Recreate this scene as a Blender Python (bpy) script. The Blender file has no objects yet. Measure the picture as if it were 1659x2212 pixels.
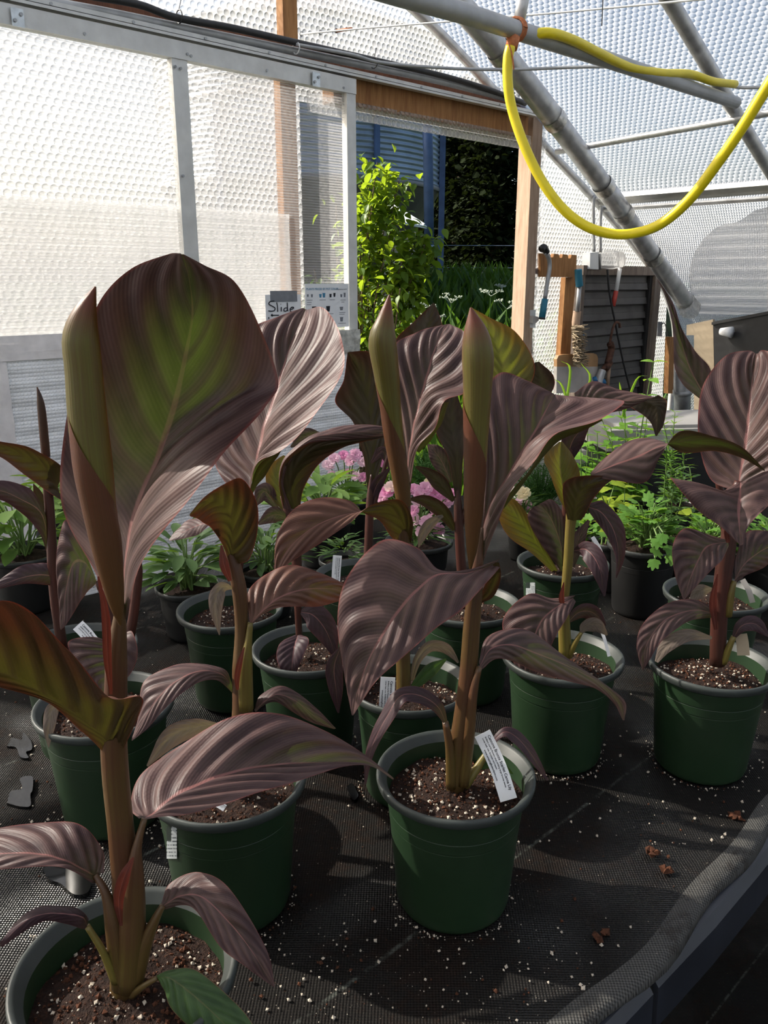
import bpy, math, random
import numpy as np
from mathutils import Vector, Matrix, Euler

scene = bpy.context.scene
COL = scene.collection
RND = random.Random(7)

# ------------------------------------------------------------------ camera, sky, sun, exposure
CAMZ = 1.395          # camera height above the floor
BZ = 0.75             # height of the bench top
FPX = 1750.0          # focal length in pixels of the 1659 x 2212 frame
PITCH = math.radians(16.0)
cam_d = bpy.data.cameras.new('camera')
cam = bpy.data.objects.new('camera', cam_d)
COL.objects.link(cam)
cam.location = (0, 0, CAMZ)
cam.rotation_euler = (math.pi / 2 - PITCH, 0, 0)
cam_d.sensor_fit = 'VERTICAL'
cam_d.sensor_height = 24.0
cam_d.lens = 24.0 * FPX / 2212.0
cam_d.clip_start = 0.02
cam_d.clip_end = 300
scene.camera = cam

SUN_TO = Vector((-0.80, 0.26, 0.60)).normalized()
world = bpy.data.worlds.new('world')
scene.world = world
world.use_nodes = True
wn = world.node_tree
wn.nodes.clear()
sky = wn.nodes.new('ShaderNodeTexSky')
sky.sky_type = 'NISHITA'
sky.sun_disc = False
sky.sun_elevation = math.asin(SUN_TO.z)
sky.sun_rotation = math.atan2(SUN_TO.x, SUN_TO.y)
sky.air_density = 1.0
sky.dust_density = 4.5
bg = wn.nodes.new('ShaderNodeBackground')
bg.inputs['Strength'].default_value = 0.17
wo = wn.nodes.new('ShaderNodeOutputWorld')
wn.links.new(sky.outputs[0], bg.inputs['Color'])
wn.links.new(bg.outputs[0], wo.inputs['Surface'])

sun_d = bpy.data.lights.new('sun', 'SUN')
sun_d.energy = 12.5
sun_d.angle = math.radians(0.6)
sun_d.color = (1.0, 0.93, 0.82)
sun = bpy.data.objects.new('sun', sun_d)
COL.objects.link(sun)
sun.location = (-4, 2, 6)
sun.rotation_euler = SUN_TO.to_track_quat('Z', 'Y').to_euler()

vs = scene.view_settings
vs.view_transform = 'Standard'
vs.look = 'None'
vs.exposure = 0.22
vs.gamma = 1.0
vs.use_curve_mapping = False
scene.cycles.transparent_max_bounces = 12
scene.cycles.max_bounces = 6
scene.cycles.diffuse_bounces = 3
scene.cycles.glossy_bounces = 3
scene.cycles.transmission_bounces = 4
scene.cycles.use_adaptive_sampling = True
scene.cycles.adaptive_threshold = 0.08
scene.cycles.adaptive_min_samples = 12
scene.cycles.use_denoising = True
scene.cycles.sample_clamp_indirect = 6.0

# ------------------------------------------------------------------ geometry helpers
CP, SP = math.cos(PITCH), math.sin(PITCH)
WA = math.radians(46.7)
UX, UY = math.sin(WA), math.cos(WA)       # along the end wall, to the right
NX, NY = UY, -UX                          # from the end wall into the house
P0X, P0Y = -0.12, 3.40
OFF0 = P0X * NX + P0Y * NY

def ray(px, py):
    a = (px - 829.5) / FPX
    b = (1106 - py) / FPX
    return Vector((a, CP + b * SP, -SP + b * CP))
CAM = Vector((0, 0, CAMZ))
def PY(px, py, Y):
    r = ray(px, py); return CAM + r * (Y / r.y)
def PZ(px, py, z):
    r = ray(px, py); return CAM + r * ((z - CAMZ) / r.z)
def PD(px, py, d=0.0):
    r = ray(px, py); return CAM + r * ((OFF0 + d) / (r.x * NX + r.y * NY))
def SD(px, py, d=0.0):
    p = PD(px, py, d); return ((p.x - P0X) * UX + (p.y - P0Y) * UY, p.z)
def PS(px, py, s):
    """point of the pixel ray on the plane at wall coordinate s"""
    r = ray(px, py); return CAM + r * ((s + P0X * UX + P0Y * UY) / (r.x * UX + r.y * UY))
def WL(s, d, z):
    return Vector((P0X + s * UX + d * NX, P0Y + s * UY + d * NY, z))
WROT = math.atan2(UY, UX)

def origin_of(p):
    o = Vector((0, 0, 0))
    while p is not None:
        o += p.location; p = p.parent
    return o

def thing(name, label, cat, loc=(0, 0, 0), group=None, kind=None):
    o = bpy.data.objects.new(name, None)
    COL.objects.link(o)
    o.empty_display_size = 0.05
    o.location = loc
    return tag(o, label, cat, group, kind)

def tag(o, label=None, cat=None, group=None, kind=None):
    if label: o['label'] = label
    if cat: o['category'] = cat
    if group: o['group'] = group
    if kind: o['kind'] = kind
    return o

def mk(name, verts, faces, mat, parent=None, smooth=False, uv=None, at=None, mats=None, fmat=None):
    """verts are world coordinates; uv is one pair per vertex"""
    V = np.array([tuple(v) for v in verts], dtype=float).reshape(-1, 3)
    if parent is not None:
        org = np.array(origin_of(parent))
    elif at is not None:
        org = np.array(at, dtype=float)
    else:
        org = np.array([(V[:, 0].min() + V[:, 0].max()) / 2, (V[:, 1].min() + V[:, 1].max()) / 2, V[:, 2].min()])
    me = bpy.data.meshes.new(name)
    me.from_pydata((V - org).tolist(), [], [tuple(f) for f in faces])
    if uv is not None:
        ul = me.uv_layers.new(name='UVMap')
        idx = np.empty(len(me.loops), dtype=np.int32)
        me.loops.foreach_get('vertex_index', idx)
        ul.data.foreach_set('uv', np.array(uv, dtype=np.float32)[idx].ravel())
    if smooth:
        me.polygons.foreach_set('use_smooth', [True] * len(me.polygons))
    for m in (mats or [mat]):
        me.materials.append(m)
    if fmat is not None:
        me.polygons.foreach_set('material_index', fmat)
    me.update()
    o = bpy.data.objects.new(name, me)
    COL.objects.link(o)
    if parent is not None:
        o.parent = parent
    else:
        o.location = org.tolist()
    return o

class MB:
    """collects shapes into one mesh"""
    def __init__(self): self.v = []; self.f = []; self.u = []
    def add(self, vs, fs, us=None):
        n = len(self.v); self.v += [tuple(v) for v in vs]; self.f += [tuple(i + n for i in f) for f in fs]
        self.u += us if us else [(0, 0)] * len(vs)
        return self
    def box(self, c, sx, sy, sz, rot=None):
        vs = [Vector((x * sx / 2, y * sy / 2, z * sz / 2)) for x in (-1, 1) for y in (-1, 1) for z in (-1, 1)]
        if rot is not None:
            R = rot if isinstance(rot, Matrix) else Euler(rot).to_matrix()
            vs = [R @ v for v in vs]
        c = Vector(c)
        return self.add([v + c for v in vs], [(0, 1, 3, 2), (4, 6, 7, 5), (0, 4, 5, 1), (2, 3, 7, 6), (0, 2, 6, 4), (1, 5, 7, 3)])
    def wbox(self, s0, s1, d0, d1, z0, z1):
        return self.box(WL((s0 + s1) / 2, (d0 + d1) / 2, (z0 + z1) / 2), abs(s1 - s0), abs(d1 - d0), abs(z1 - z0), (0, 0, WROT))
    def tube(self, pts, r, n=10, caps=True):
        pts = [Vector(p) for p in pts]
        rs = r if isinstance(r, (list, tuple)) else [r] * len(pts)
        vs, fs, us = [], [], []
        t0 = (pts[1] - pts[0]).normalized()
        ref = Vector((0, 0, 1)) if abs(t0.z) < 0.9 else Vector((1, 0, 0))
        a = t0.cross(ref).normalized()
        L = 0
        for i, p in enumerate(pts):
            if i == 0: t = t0
            elif i == len(pts) - 1: t = (pts[i] - pts[i - 1]).normalized()
            else: t = (pts[i + 1] - pts[i - 1]).normalized()
            if i: L += (pts[i] - pts[i - 1]).length
            a = (a - t * a.dot(t)).normalized()
            b = t.cross(a)
            for k in range(n):
                an = 2 * math.pi * k / n
                vs.append(p + (a * math.cos(an) + b * math.sin(an)) * rs[i]); us.append((k / n, L))
        for i in range(len(pts) - 1):
            for k in range(n):
                fs.append((i * n + k, i * n + (k + 1) % n, (i + 1) * n + (k + 1) % n, (i + 1) * n + k))
        if caps:
            fs.append(tuple(reversed(range(n)))); fs.append(tuple(range((len(pts) - 1) * n, len(pts) * n)))
        return self.add(vs, fs, us)
    def lathe(self, c, prof, n=40, close=False):
        """prof: (radius, z) pairs"""
        c = Vector(c); vs, fs = [], []
        for (r, z) in prof:
            for k in range(n):
                an = 2 * math.pi * k / n
                vs.append(c + Vector((r * math.cos(an), r * math.sin(an), z)))
        for i in range(len(prof) - 1):
            for k in range(n):
                fs.append((i * n + k, i * n + (k + 1) % n, (i + 1) * n + (k + 1) % n, (i + 1) * n + k))
        if close:
            fs.append(tuple(reversed(range(n))))
        return self.add(vs, fs)
    def grain(self, p, r, rnd):
        """a small lumpy octahedron"""
        q = [Vector((1, 0, 0)), Vector((-1, 0, 0)), Vector((0, 1, 0)), Vector((0, -1, 0)), Vector((0, 0, 1)), Vector((0, 0, -1))]
        e = Euler((rnd.random() * 6, rnd.random() * 6, rnd.random() * 6)).to_matrix()
        return self.add([Vector(p) + e @ (v * r * rnd.uniform(.7, 1.25)) for v in q],
                        [(0, 2, 4), (2, 1, 4), (1, 3, 4), (3, 0, 4), (2, 0, 5), (1, 2, 5), (3, 1, 5), (0, 3, 5)])
    def build(self, name, mat, parent=None, smooth=False, at=None):
        return mk(name, self.v, self.f, mat, parent, smooth, self.u, at)

def crs(P, n):
    """Catmull-Rom resample of a list of vectors/tuples to n points"""
    P = np.array([tuple(p) for p in P], dtype=float)
    k = len(P)
    if k == 2:
        t = np.linspace(0, 1, n)[:, None]; return P[0] * (1 - t) + P[1] * t
    Q = np.vstack([2 * P[0] - P[1], P, 2 * P[-1] - P[-2]])
    out = []
    for x in np.linspace(0, k - 1, n):
        i = min(int(x), k - 2); t = x - i
        p0, p1, p2, p3 = Q[i], Q[i + 1], Q[i + 2], Q[i + 3]
        out.append(0.5 * ((2 * p1) + (-p0 + p2) * t + (2 * p0 - 5 * p1 + 4 * p2 - p3) * t * t + (-p0 + 3 * p1 - 3 * p2 + p3) * t ** 3))
    return np.array(out)

# ------------------------------------------------------------------ material helpers
class NT:
    def __init__(self, name):
        self.m = bpy.data.materials.new(name); self.m.use_nodes = True
        self.t = self.m.node_tree; self.t.nodes.clear()
        self.out = self.t.nodes.new('ShaderNodeOutputMaterial')
    def n(self, typ, **kw):
        nd = self.t.nodes.new('ShaderNode' + typ)
        ins = kw.pop('i', {})
        for k, v in kw.items(): setattr(nd, k, v)
        for k, v in ins.items(): self.set(nd, k, v)
        return nd
    def set(self, nd, k, v):
        s = nd.inputs[k]
        if isinstance(v, bpy.types.NodeSocket): self.t.links.new(v, s)
        elif isinstance(v, bpy.types.Node): self.t.links.new(v.outputs[0], s)
        else:
            if hasattr(s.default_value, '__len__') and not isinstance(v, str) and len(v) == 3 and len(s.default_value) == 4: v = (*v, 1)
            s.default_value = v
    def math(self, op, a, b=0.0, c=None, clamp=False):
        nd = self.n('Math', operation=op, use_clamp=clamp, i={0: a, 1: b})
        if c is not None: self.set(nd, 2, c)
        return nd.outputs[0]
    def vmath(self, op, a, b=(0, 0, 0)):
        nd = self.n('VectorMath', operation=op, i={0: a})
        if len(nd.inputs) > 1 and b is not None: self.set(nd, 1, b)
        return nd.outputs['Value'] if op in ('LENGTH', 'DOT_PRODUCT', 'DISTANCE') else nd.outputs[0]
    def ramp(self, fac, stops, interp='LINEAR'):
        nd = self.n('ValToRGB', i={0: fac}); cr = nd.color_ramp; cr.interpolation = interp
        while len(cr.elements) < len(stops): cr.elements.new(0.5)
        for e, (p, c) in zip(cr.elements, stops):
            e.position = p; e.color = (*c, 1) if len(c) == 3 else c
        return nd.outputs[0]
    def mixc(self, fac, a, b, blend='MIX'):
        nd = self.n('Mix', data_type='RGBA', blend_type=blend)
        self.set(nd, 0, fac); self.set(nd, 6, a if not isinstance(a, tuple) or len(a) == 4 else (*a, 1)); self.set(nd, 7, b if not isinstance(b, tuple) or len(b) == 4 else (*b, 1))
        return nd.outputs[2]
    def map(self, v, a, b, c=0.0, d=1.0, smooth=False):
        nd = self.n('MapRange', i={0: v, 1: a, 2: b, 3: c, 4: d})
        if smooth: nd.interpolation_type = 'SMOOTHSTEP'
        return nd.outputs[0]
    def noise(self, vec, scale, detail=3, rough=0.5, out=0):
        return self.n('TexNoise', i={'Vector': vec, 'Scale': scale, 'Detail': detail, 'Roughness': rough}).outputs[out]
    def bump(self, h, strength, dist=0.002):
        return self.n('Bump', i={'Height': h, 'Strength': strength, 'Distance': dist}).outputs[0]
    def bsdf(self, color, rough=0.5, metal=0.0, spec=0.5, normal=None, **kw):
        p = self.n('BsdfPrincipled', i={'Base Color': color, 'Roughness': rough, 'Metallic': metal, 'Specular IOR Level': spec})
        if normal is not None: self.set(p, 'Normal', normal)
        for k, v in kw.items(): self.set(p, k.replace('_', ' '), v)
        return p.outputs[0]
    def mixs(self, fac, a, b):
        return self.n('MixShader', i={0: fac, 1: a, 2: b}).outputs[0]
    def done(self, sh):
        self.t.links.new(sh, self.out.inputs[0]); return self.m
    def obj(self): return self.n('TexCoord').outputs['Object']
    def uv(self): return self.n('TexCoord').outputs['UV']
    def gen(self): return self.n('TexCoord').outputs['Generated']
    def pos(self): return self.n('NewGeometry').outputs['Position']

def simple(name, col, rough=0.5, metal=0.0, spec=0.5, var=0.15, scale=30, bump=0.0, bscale=200, col2=None):
    t = NT(name); co = t.obj()
    nz = t.noise(co, scale, 4)
    c2 = col2 or tuple(c * (1 - var * 1.6) for c in col)
    c = t.ramp(nz, [(0.3, c2), (0.7, tuple(min(1, x * (1 + var * .6)) for x in col))])
    nm = t.bump(t.noise(co, bscale, 3), bump) if bump else None
    return t.done(t.bsdf(c, rough, metal, spec, nm))

M = {}
def wood(name, a, b):
    t = NT(name); co = t.obj()
    st = t.vmath('MULTIPLY', co, (14, 14, 1.6))
    n1 = t.noise(st, 4, 6, .6)
    n2 = t.noise(t.vmath('MULTIPLY', co, (60, 60, 3)), 6, 3)
    c = t.ramp(t.math('ADD', t.math('MULTIPLY', n1, .7), t.math('MULTIPLY', n2, .3)), [(.32, b), (.62, a)])
    return t.done(t.bsdf(c, .7, 0, .25, t.bump(n2, .25, .001)))
M['wood'] = wood('pine_wood', (.40, .20, .075), (.20, .085, .03))
M['wood_dark'] = wood('dark_stained_wood', (.16, .065, .035), (.075, .03, .018))
M['wood_pale'] = wood('weathered_wood', (.44, .32, .23), (.27, .17, .11))
M['wood_grey'] = wood('grey_wood', (.20, .16, .13), (.08, .06, .05))
M['alu'] = simple('white_aluminium', (.60, .60, .58), .42, .35, .5, .08, 20)
M['galv'] = simple('galvanised_steel', (.60, .60, .60), .36, .55, .5, .22, 18, .08, 90)
M['galv_dull'] = simple('dull_galvanised_steel', (.40, .41, .42), .5, .6, .5, .25, 14)
M['pipe_grey'] = simple('grey_pipe', (.42, .43, .44), .5, .3, .5, .12, 20)
M['tape_alu'] = simple('foil_tape', (.66, .64, .60), .32, .8, .5, .25, 60, .4, 160)
M['zinc'] = simple('zinc_plate', (.62, .66, .68), .35, .7, .5, .12, 60)
M['black'] = simple('black_plastic', (.014, .014, .015), .45, 0, .5, .2, 30)
M['cable'] = simple('black_cable', (.03, .03, .032), .5, 0, .4, .15, 30)
M['yellow'] = simple('yellow_rubber', (.84, .68, .012), .38, 0, .5, .06, 20)
M['twine'] = simple('orange_twine', (.55, .20, .09), .8, 0, .2, .2, 200)
M['white'] = simple('white_plastic', (.72, .73, .73), .45, 0, .5, .06, 20)
M['paper'] = simple('white_paper', (.78, .79, .80), .7, 0, .3, .04, 20)
M['ink'] = simple('black_ink', (.012, .013, .02), .6, 0, .3, .05, 20)
M['ink_blue'] = simple('blue_ink', (.06, .22, .36), .6, 0, .3, .05, 20)
M['ink_grey'] = simple('grey_ink', (.18, .19, .21), .6, 0, .3, .05, 20)
M['ducttape'] = simple('grey_duct_tape', (.20, .21, .23), .5, .1, .5, .12, 40)
M['blue'] = simple('blue_plastic', (.015, .13, .30), .45, 0, .5, .1, 20)
M['red'] = simple('red_plastic', (.42, .045, .03), .5, 0, .5, .1, 20)
M['rust'] = simple('rusty_iron', (.12, .055, .035), .75, .3, .4, .4, 60, .3, 120)
M['straw'] = simple('broom_bristle', (.40, .32, .22), .85, 0, .2, .3, 90)
M['teal'] = simple('teal_grip', (.02, .17, .26), .5, 0, .4, .1, 20)
# ------------------------------------------------------------------ films
def bubble(name, pitch, clear, milk, streak=0.0):
    """greenhouse bubble film; UV in metres"""
    t = NT(name); uv = t.uv()
    size = (pitch, pitch * 1.732, 1.0)
    q = t.vmath('DIVIDE', uv, size)
    def cell(off):
        a = t.vmath('FRACTION', t.vmath('ADD', q, (off + 50, off + 50, 0)))
        a = t.vmath('MULTIPLY', t.vmath('SUBTRACT', a, (.5, .5, 0)), size)
        return t.vmath('LENGTH', t.vmath('MULTIPLY', a, (1, 1, 0)))
    d = t.math('MINIMUM', cell(0), cell(.5))
    d = t.math('DIVIDE', d, pitch * .5)
    dome = t.math('SQRT', t.math('MAXIMUM', t.math('SUBTRACT', 1.0, t.math('MULTIPLY', d, d)), 0.0))
    rim = t.map(d, .55, .95, 0, 1, True)
    nz = t.noise(uv, 3.5, 2)
    nm = t.bump(t.math('ADD', dome, t.math('MULTIPLY', nz, .5)), .9, pitch * .4)
    f = t.math('ADD', t.math('MULTIPLY', rim, .22), milk - .10)
    f = t.math('ADD', f, t.math('MULTIPLY', t.math('SUBTRACT', nz, .5), .3), clamp=True)
    tr = t.n('BsdfTransparent', i={0: (clear, clear, clear)}).outputs[0]
    tl = t.n('BsdfTranslucent', i={'Color': (.66, .68, .71), 'Normal': nm}).outputs[0]
    df = t.n('BsdfDiffuse', i={'Color': (.80, .81, .84), 'Normal': nm}).outputs[0]
    milkS = t.mixs(.28, tl, df)
    gl = t.n('BsdfGlossy', i={'Color': (1, 1, 1), 'Roughness': .18, 'Normal': nm}).outputs[0]
    base = t.mixs(f, tr, milkS)
    return t.done(t.mixs(.07, base, gl))
M['film'] = bubble('bubble_film', .026, .97, .46)
M['film_side'] = bubble('small_bubble_film', .013, .95, .62)

def plainfilm(name, clear, milk, vertical=False):
    t = NT(name); uv = t.uv()
    nz = t.noise(t.vmath('MULTIPLY', uv, (9, 1.2, 1) if vertical else (1.2, 30, 1)), 3, 4)
    tr = t.n('BsdfTransparent', i={0: (clear, clear, clear)}).outputs[0]
    nm = t.bump(nz, .7, .02)
    tl = t.n('BsdfTranslucent', i={'Color': (.55, .55, .55), 'Normal': nm}).outputs[0]
    df = t.n('BsdfDiffuse', i={'Color': (.80, .80, .80), 'Normal': nm}).outputs[0]
    gl = t.n('BsdfGlossy', i={'Roughness': .22, 'Normal': nm}).outputs[0]
    f = t.map(nz, .3, .7, milk - .18, milk + .18)
    return t.done(t.mixs(.08, t.mixs(f, tr, t.mixs(.3, tl, df)), gl))
M['sheet'] = plainfilm('old_plastic_sheet', .95, .60, True)
M['corr_film'] = plainfilm('corrugated_plastic', .95, .72)

def twinwall(name):
    t = NT(name); uv = t.uv()
    sep = t.n('SeparateXYZ', i={0: uv})
    w = t.math('FRACT', t.math('MULTIPLY', sep.outputs[1], 1 / .0095))
    rib = t.math('MULTIPLY', t.math('ABSOLUTE', t.math('SUBTRACT', w, .5)), 2.0)
    nm = t.bump(rib, .6, .004)
    tr = t.n('BsdfTransparent', i={0: (.96, .96, .96)}).outputs[0]
    tl = t.n('BsdfTranslucent', i={'Color': (.42, .42, .43), 'Normal': nm}).outputs[0]
    df = t.n('BsdfDiffuse', i={'Color': (.85, .85, .86), 'Normal': nm}).outputs[0]
    gl = t.n('BsdfGlossy', i={'Roughness': .15, 'Normal': nm}).outputs[0]
    f = t.map(rib, .55, 1.0, .30, .62)
    return t.done(t.mixs(.06, t.mixs(f, tr, t.mixs(.3, tl, df)), gl))
M['twin'] = twinwall('twin_wall_polycarbonate')

def foil(name):
    t = NT(name); uv = t.uv()
    p = .011; size = (p, p * 1.0, 1)
    a = t.vmath('FRACTION', t.vmath('ADD', t.vmath('DIVIDE', uv, size), (50, 50, 0)))
    a = t.vmath('MULTIPLY', t.vmath('SUBTRACT', a, (.5, .5, 0)), (1, 1, 0))
    d = t.math('MULTIPLY', t.vmath('LENGTH', a), 2.0)
    dome = t.math('SQRT', t.math('MAXIMUM', t.math('SUBTRACT', 1.0, t.math('MULTIPLY', d, d)), 0))
    sep = t.n('SeparateXYZ', i={0: uv})
    fold = t.math('SINE', t.math('MULTIPLY', sep.outputs[1], 2 * math.pi / .045))
    h = t.math('ADD', dome, t.math('MULTIPLY', fold, .8))
    nm = t.bump(t.math('ADD', h, t.math('MULTIPLY', t.noise(uv, 8, 3), 1.2)), .45, .004)
    c = t.ramp(t.noise(uv, 14, 3), [(.3, (.80, .79, .78)), (.7, (.96, .96, .96))])
    return t.done(t.bsdf(c, .5, .08, .5, nm))
M['foil'] = foil('foil_bubble_insulation')
M['wraptape'] = simple('printed_white_tape', (.84, .79, .77), .5, 0, .4, .10, 25, .3, 40)

def sheet_sz(s0, s1, z0, z1, d, ns=1, nz=1, warp=0.0, seed=0):
    rr = random.Random(seed); vs, us, fs = [], [], []
    for j in range(nz + 1):
        for i in range(ns + 1):
            s = s0 + (s1 - s0) * i / ns; z = z0 + (z1 - z0) * j / nz
            dd = d + (rr.uniform(-warp, warp) if warp else 0)
            vs.append(WL(s, dd, z)); us.append((s, z))
    for j in range(nz):
        for i in range(ns):
            a = j * (ns + 1) + i
            fs.append((a, a + 1, a + ns + 2, a + ns + 1))
    return vs, fs, us

# ------------------------------------------------------------------ hoop section and house shell
DW = -0.10                                  # plane of the film on the end wall
HOOP = [(-7.9, .70), (-7.4, 1.17), (-6.6, 1.72), (-5.8, 2.22), (-5.0, 2.66), (-4.2, 2.98), (-3.4, 3.18), (-2.6, 3.22), (-1.8, 3.13), (-1.0, 2.93), (-.4, 2.72), (.2, 2.52), (.58, 2.38), (.95, 2.21), (1.35, 2.02), (1.80, 1.81), (2.2, 1.61), (2.54, 1.41), (2.76, 1.21), (2.86, 1.0)]  # left half unseen and invented, raised so the sun clears the end hoop
HOOP.append((HOOP[-1][0] + .01, .70)); HOOP.append((HOOP[-1][0], .02))
S_KN = HOOP[-1][0]; S_CH, Z_CH = 1.80, 1.81
HC = crs([(a, b, 0) for a, b in HOOP], 120)[:, :2]
def hoopz(s): return float(np.interp(s, HC[:, 0], HC[:, 1]))

S_OP0, S_OP1, Z_OP = -1.75, 1.10, 2.04       # the opening in the end wall
S_J = SD(1113, 500, DW)[0]
S_FE = SD(652, 420, DW)[0]
def endfilm():
    vs, fs, us = [], [], []
    cols = sorted(set([*np.linspace(-7.9, S_KN, 90).tolist(), S_J, S_FE]))
    def strip(cs, zlo):
        n0 = len(vs)
        for c in cs:
            zt = max(hoopz(c) + .02, zlo + .01)
            for k in range(5):
                z = zlo + (zt - zlo) * k / 4
                vs.append(WL(c, DW, z)); us.append((c, z))
        for i in range(len(cs) - 1):
            for k in range(4):
                a = n0 + i * 5 + k
                fs.append((a, a + 5, a + 6, a + 1))
    strip([c for c in cols if c <= S_FE], 0.0)
    strip([c for c in cols if S_FE <= c <= S_J], Z_OP)
    strip([c for c in cols if c >= S_J], 0.0)
    return vs, fs, us
v, f, u = endfilm()
o = mk('wall_back', v, f, M['film'], None, False, u)
tag(o, 'clear bubble film end wall around the sliding door opening', None, None, 'structure')

def roof():
    vs, fs, us = [], [], []
    DS = np.linspace(DW, 6.5, 14)
    L = np.concatenate([[0], np.cumsum(np.hypot(np.diff(HC[:, 0]), np.diff(HC[:, 1])))])
    sel = [i for i in range(len(HC)) if HC[i, 1] > Z_CH or HC[i, 0] < 0]
    for d in DS:
        for i in sel:
            vs.append(WL(HC[i, 0], d, HC[i, 1] + .035)); us.append((d, L[i]))
        vs.append(WL(S_CH + .02, d, Z_CH + .025)); us.append((d, L[sel[-1]] + math.hypot(S_CH - HC[sel[-1], 0], Z_CH - HC[sel[-1], 1])))
    n = len(sel) + 1
    for j in range(len(DS) - 1):
        for i in range(n - 1):
            a = j * n + i
            fs.append((a, a + n, a + n + 1, a + 1))
    return vs, fs, us
v, f, u = roof()
tag(mk('ceiling', v, f, M['film'], None, True, u), 'arched bubble film roof over the steel hoops', None, None, 'structure')
# lower side of the arch, below the lock channel
vs_, fs_, us_ = [], [], []
SIDE = [(S_CH, Z_CH + .035)] + [(a + .03, b + .02) for a, b in [(2.2, 1.61), (2.54, 1.41), (2.76, 1.21), (2.86, 1.0)]] + [(S_KN + .04, .02)]
DS = np.linspace(DW, 6.5, 14)
for d in DS:
    for (s, z) in SIDE:
        vs_.append(WL(s, d, z)); us_.append((d, z))
for j in range(len(DS) - 1):
    for i in range(5):
        a = j * 6 + i
        fs_.append((a, a + 6, a + 7, a + 1))
tag(mk('wall_right', vs_, fs_, M['film_side'], None, True, us_), 'milky small bubble film on the low side wall', None, None, 'structure')
v, f, u = sheet_sz(-7.9, S_KN, 0, 3.1, 6.5)
tag(mk('wall_front', v, f, M['film'], None, False, u), 'bubble film end wall behind the viewer', None, None, 'structure')
v = [WL(-7.9, DW, 0), WL(-7.9, 6.5, 0), WL(-7.9, 6.5, .75), WL(-7.9, DW, .75)]
tag(mk('wall_left', v, [(0, 1, 2, 3)], M['film'], None, False, [(0, 0), (6.6, 0), (6.6, .75), (0, .75)]), 'bubble film on the far left side wall', None, None, 'structure')

# ------------------------------------------------------------------ floor and the bench
_q = PZ(842, 2056, BZ)
SEAM = -_q.x * math.sin(WROT) + _q.y * math.cos(WROT)
def groundcloth(name, wet, dirt, lo=(.0022, .002, .002), hi=(.015, .0135, .012)):
    t = NT(name); co = t.pos()
    w = t.vmath('MULTIPLY', co, (1, 1, 0))
    rot = t.n('VectorRotate', i={'Vector': w, 'Angle': -WROT}, rotation_type='Z_AXIS').outputs[0]
    sp = t.n('SeparateXYZ', i={0: rot})
    a = t.math('SINE', t.math('MULTIPLY', sp.outputs[0], 2 * math.pi / .0042))
    b = t.math('SINE', t.math('MULTIPLY', sp.outputs[1], 2 * math.pi / .0042))
    weave = t.math('MULTIPLY', a, b)
    big = t.noise(co, 5, 5, .6)
    fine = t.noise(co, 70, 4, .7)
    speck = t.noise(co, 420, 2, .5)
    base = t.ramp(t.math('ADD', t.math('MULTIPLY', weave, .25), .5), [(.2, lo), (.8, hi)])
    soil = t.ramp(fine, [(.3, (.003, .002, .0015)), (.7, (.014, .008, .0055))])
    d = t.map(t.math('ADD', big, t.math('MULTIPLY', t.math('SUBTRACT', fine, .5), .5)), .46, .60, 0, dirt, True)
    c = t.mixc(d, base, soil)
    pr = t.map(speck, .70, .76, 0, .8)
    c = t.mixc(t.math('MULTIPLY', pr, t.map(fine, .45, .62)), c, (.40, .35, .28))
    dn = t.math('FRACT', t.math('ADD', t.math('DIVIDE', t.math('SUBTRACT', sp.outputs[1], SEAM), .30), 20.0))
    seam = t.math('MULTIPLY', t.map(t.math('ABSOLUTE', t.math('SUBTRACT', dn, .5)), .490, .497), t.map(fine, .42, .6))
    c = t.mixc(t.math('MULTIPLY', seam, .6), c, (.10, .11, .095))
    wetm = t.map(t.noise(co, 3.1, 3), .50, .62, 0, wet, True)
    c = t.mixc(wetm, c, t.mixc(.75, c, (.004, .004, .004)))
    rough = t.math('SUBTRACT', .72, t.math('MULTIPLY', wetm, .5))
    h = t.math('ADD', t.math('MULTIPLY', weave, .35), t.math('MULTIPLY', fine, 1.4))
    return t.done(t.bsdf(c, rough, 0, t.math('ADD', .10, t.math('MULTIPLY', wetm, .4)), t.bump(h, .55, .003)))
M['cloth'] = groundcloth('woven_ground_cloth', .8, .8)
M['floorcloth'] = groundcloth('floor_ground_cloth', .3, .9)

g = MB()
v = [(-14, -8, 0), (16, -8, 0), (16, 24, 0), (-14, 24, 0)]
FL = [WL(-7.9, DW, 0), WL(-7.9, 6.5, 0), WL(S_KN + .05, 6.5, 0), WL(S_KN + .05, DW, 0)]
tag(mk('floor', FL, [(0, 1, 2, 3)], M['floorcloth'], None, False, None), 'dark ground cloth floor beside and below the bench', None, None, 'structure')

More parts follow.
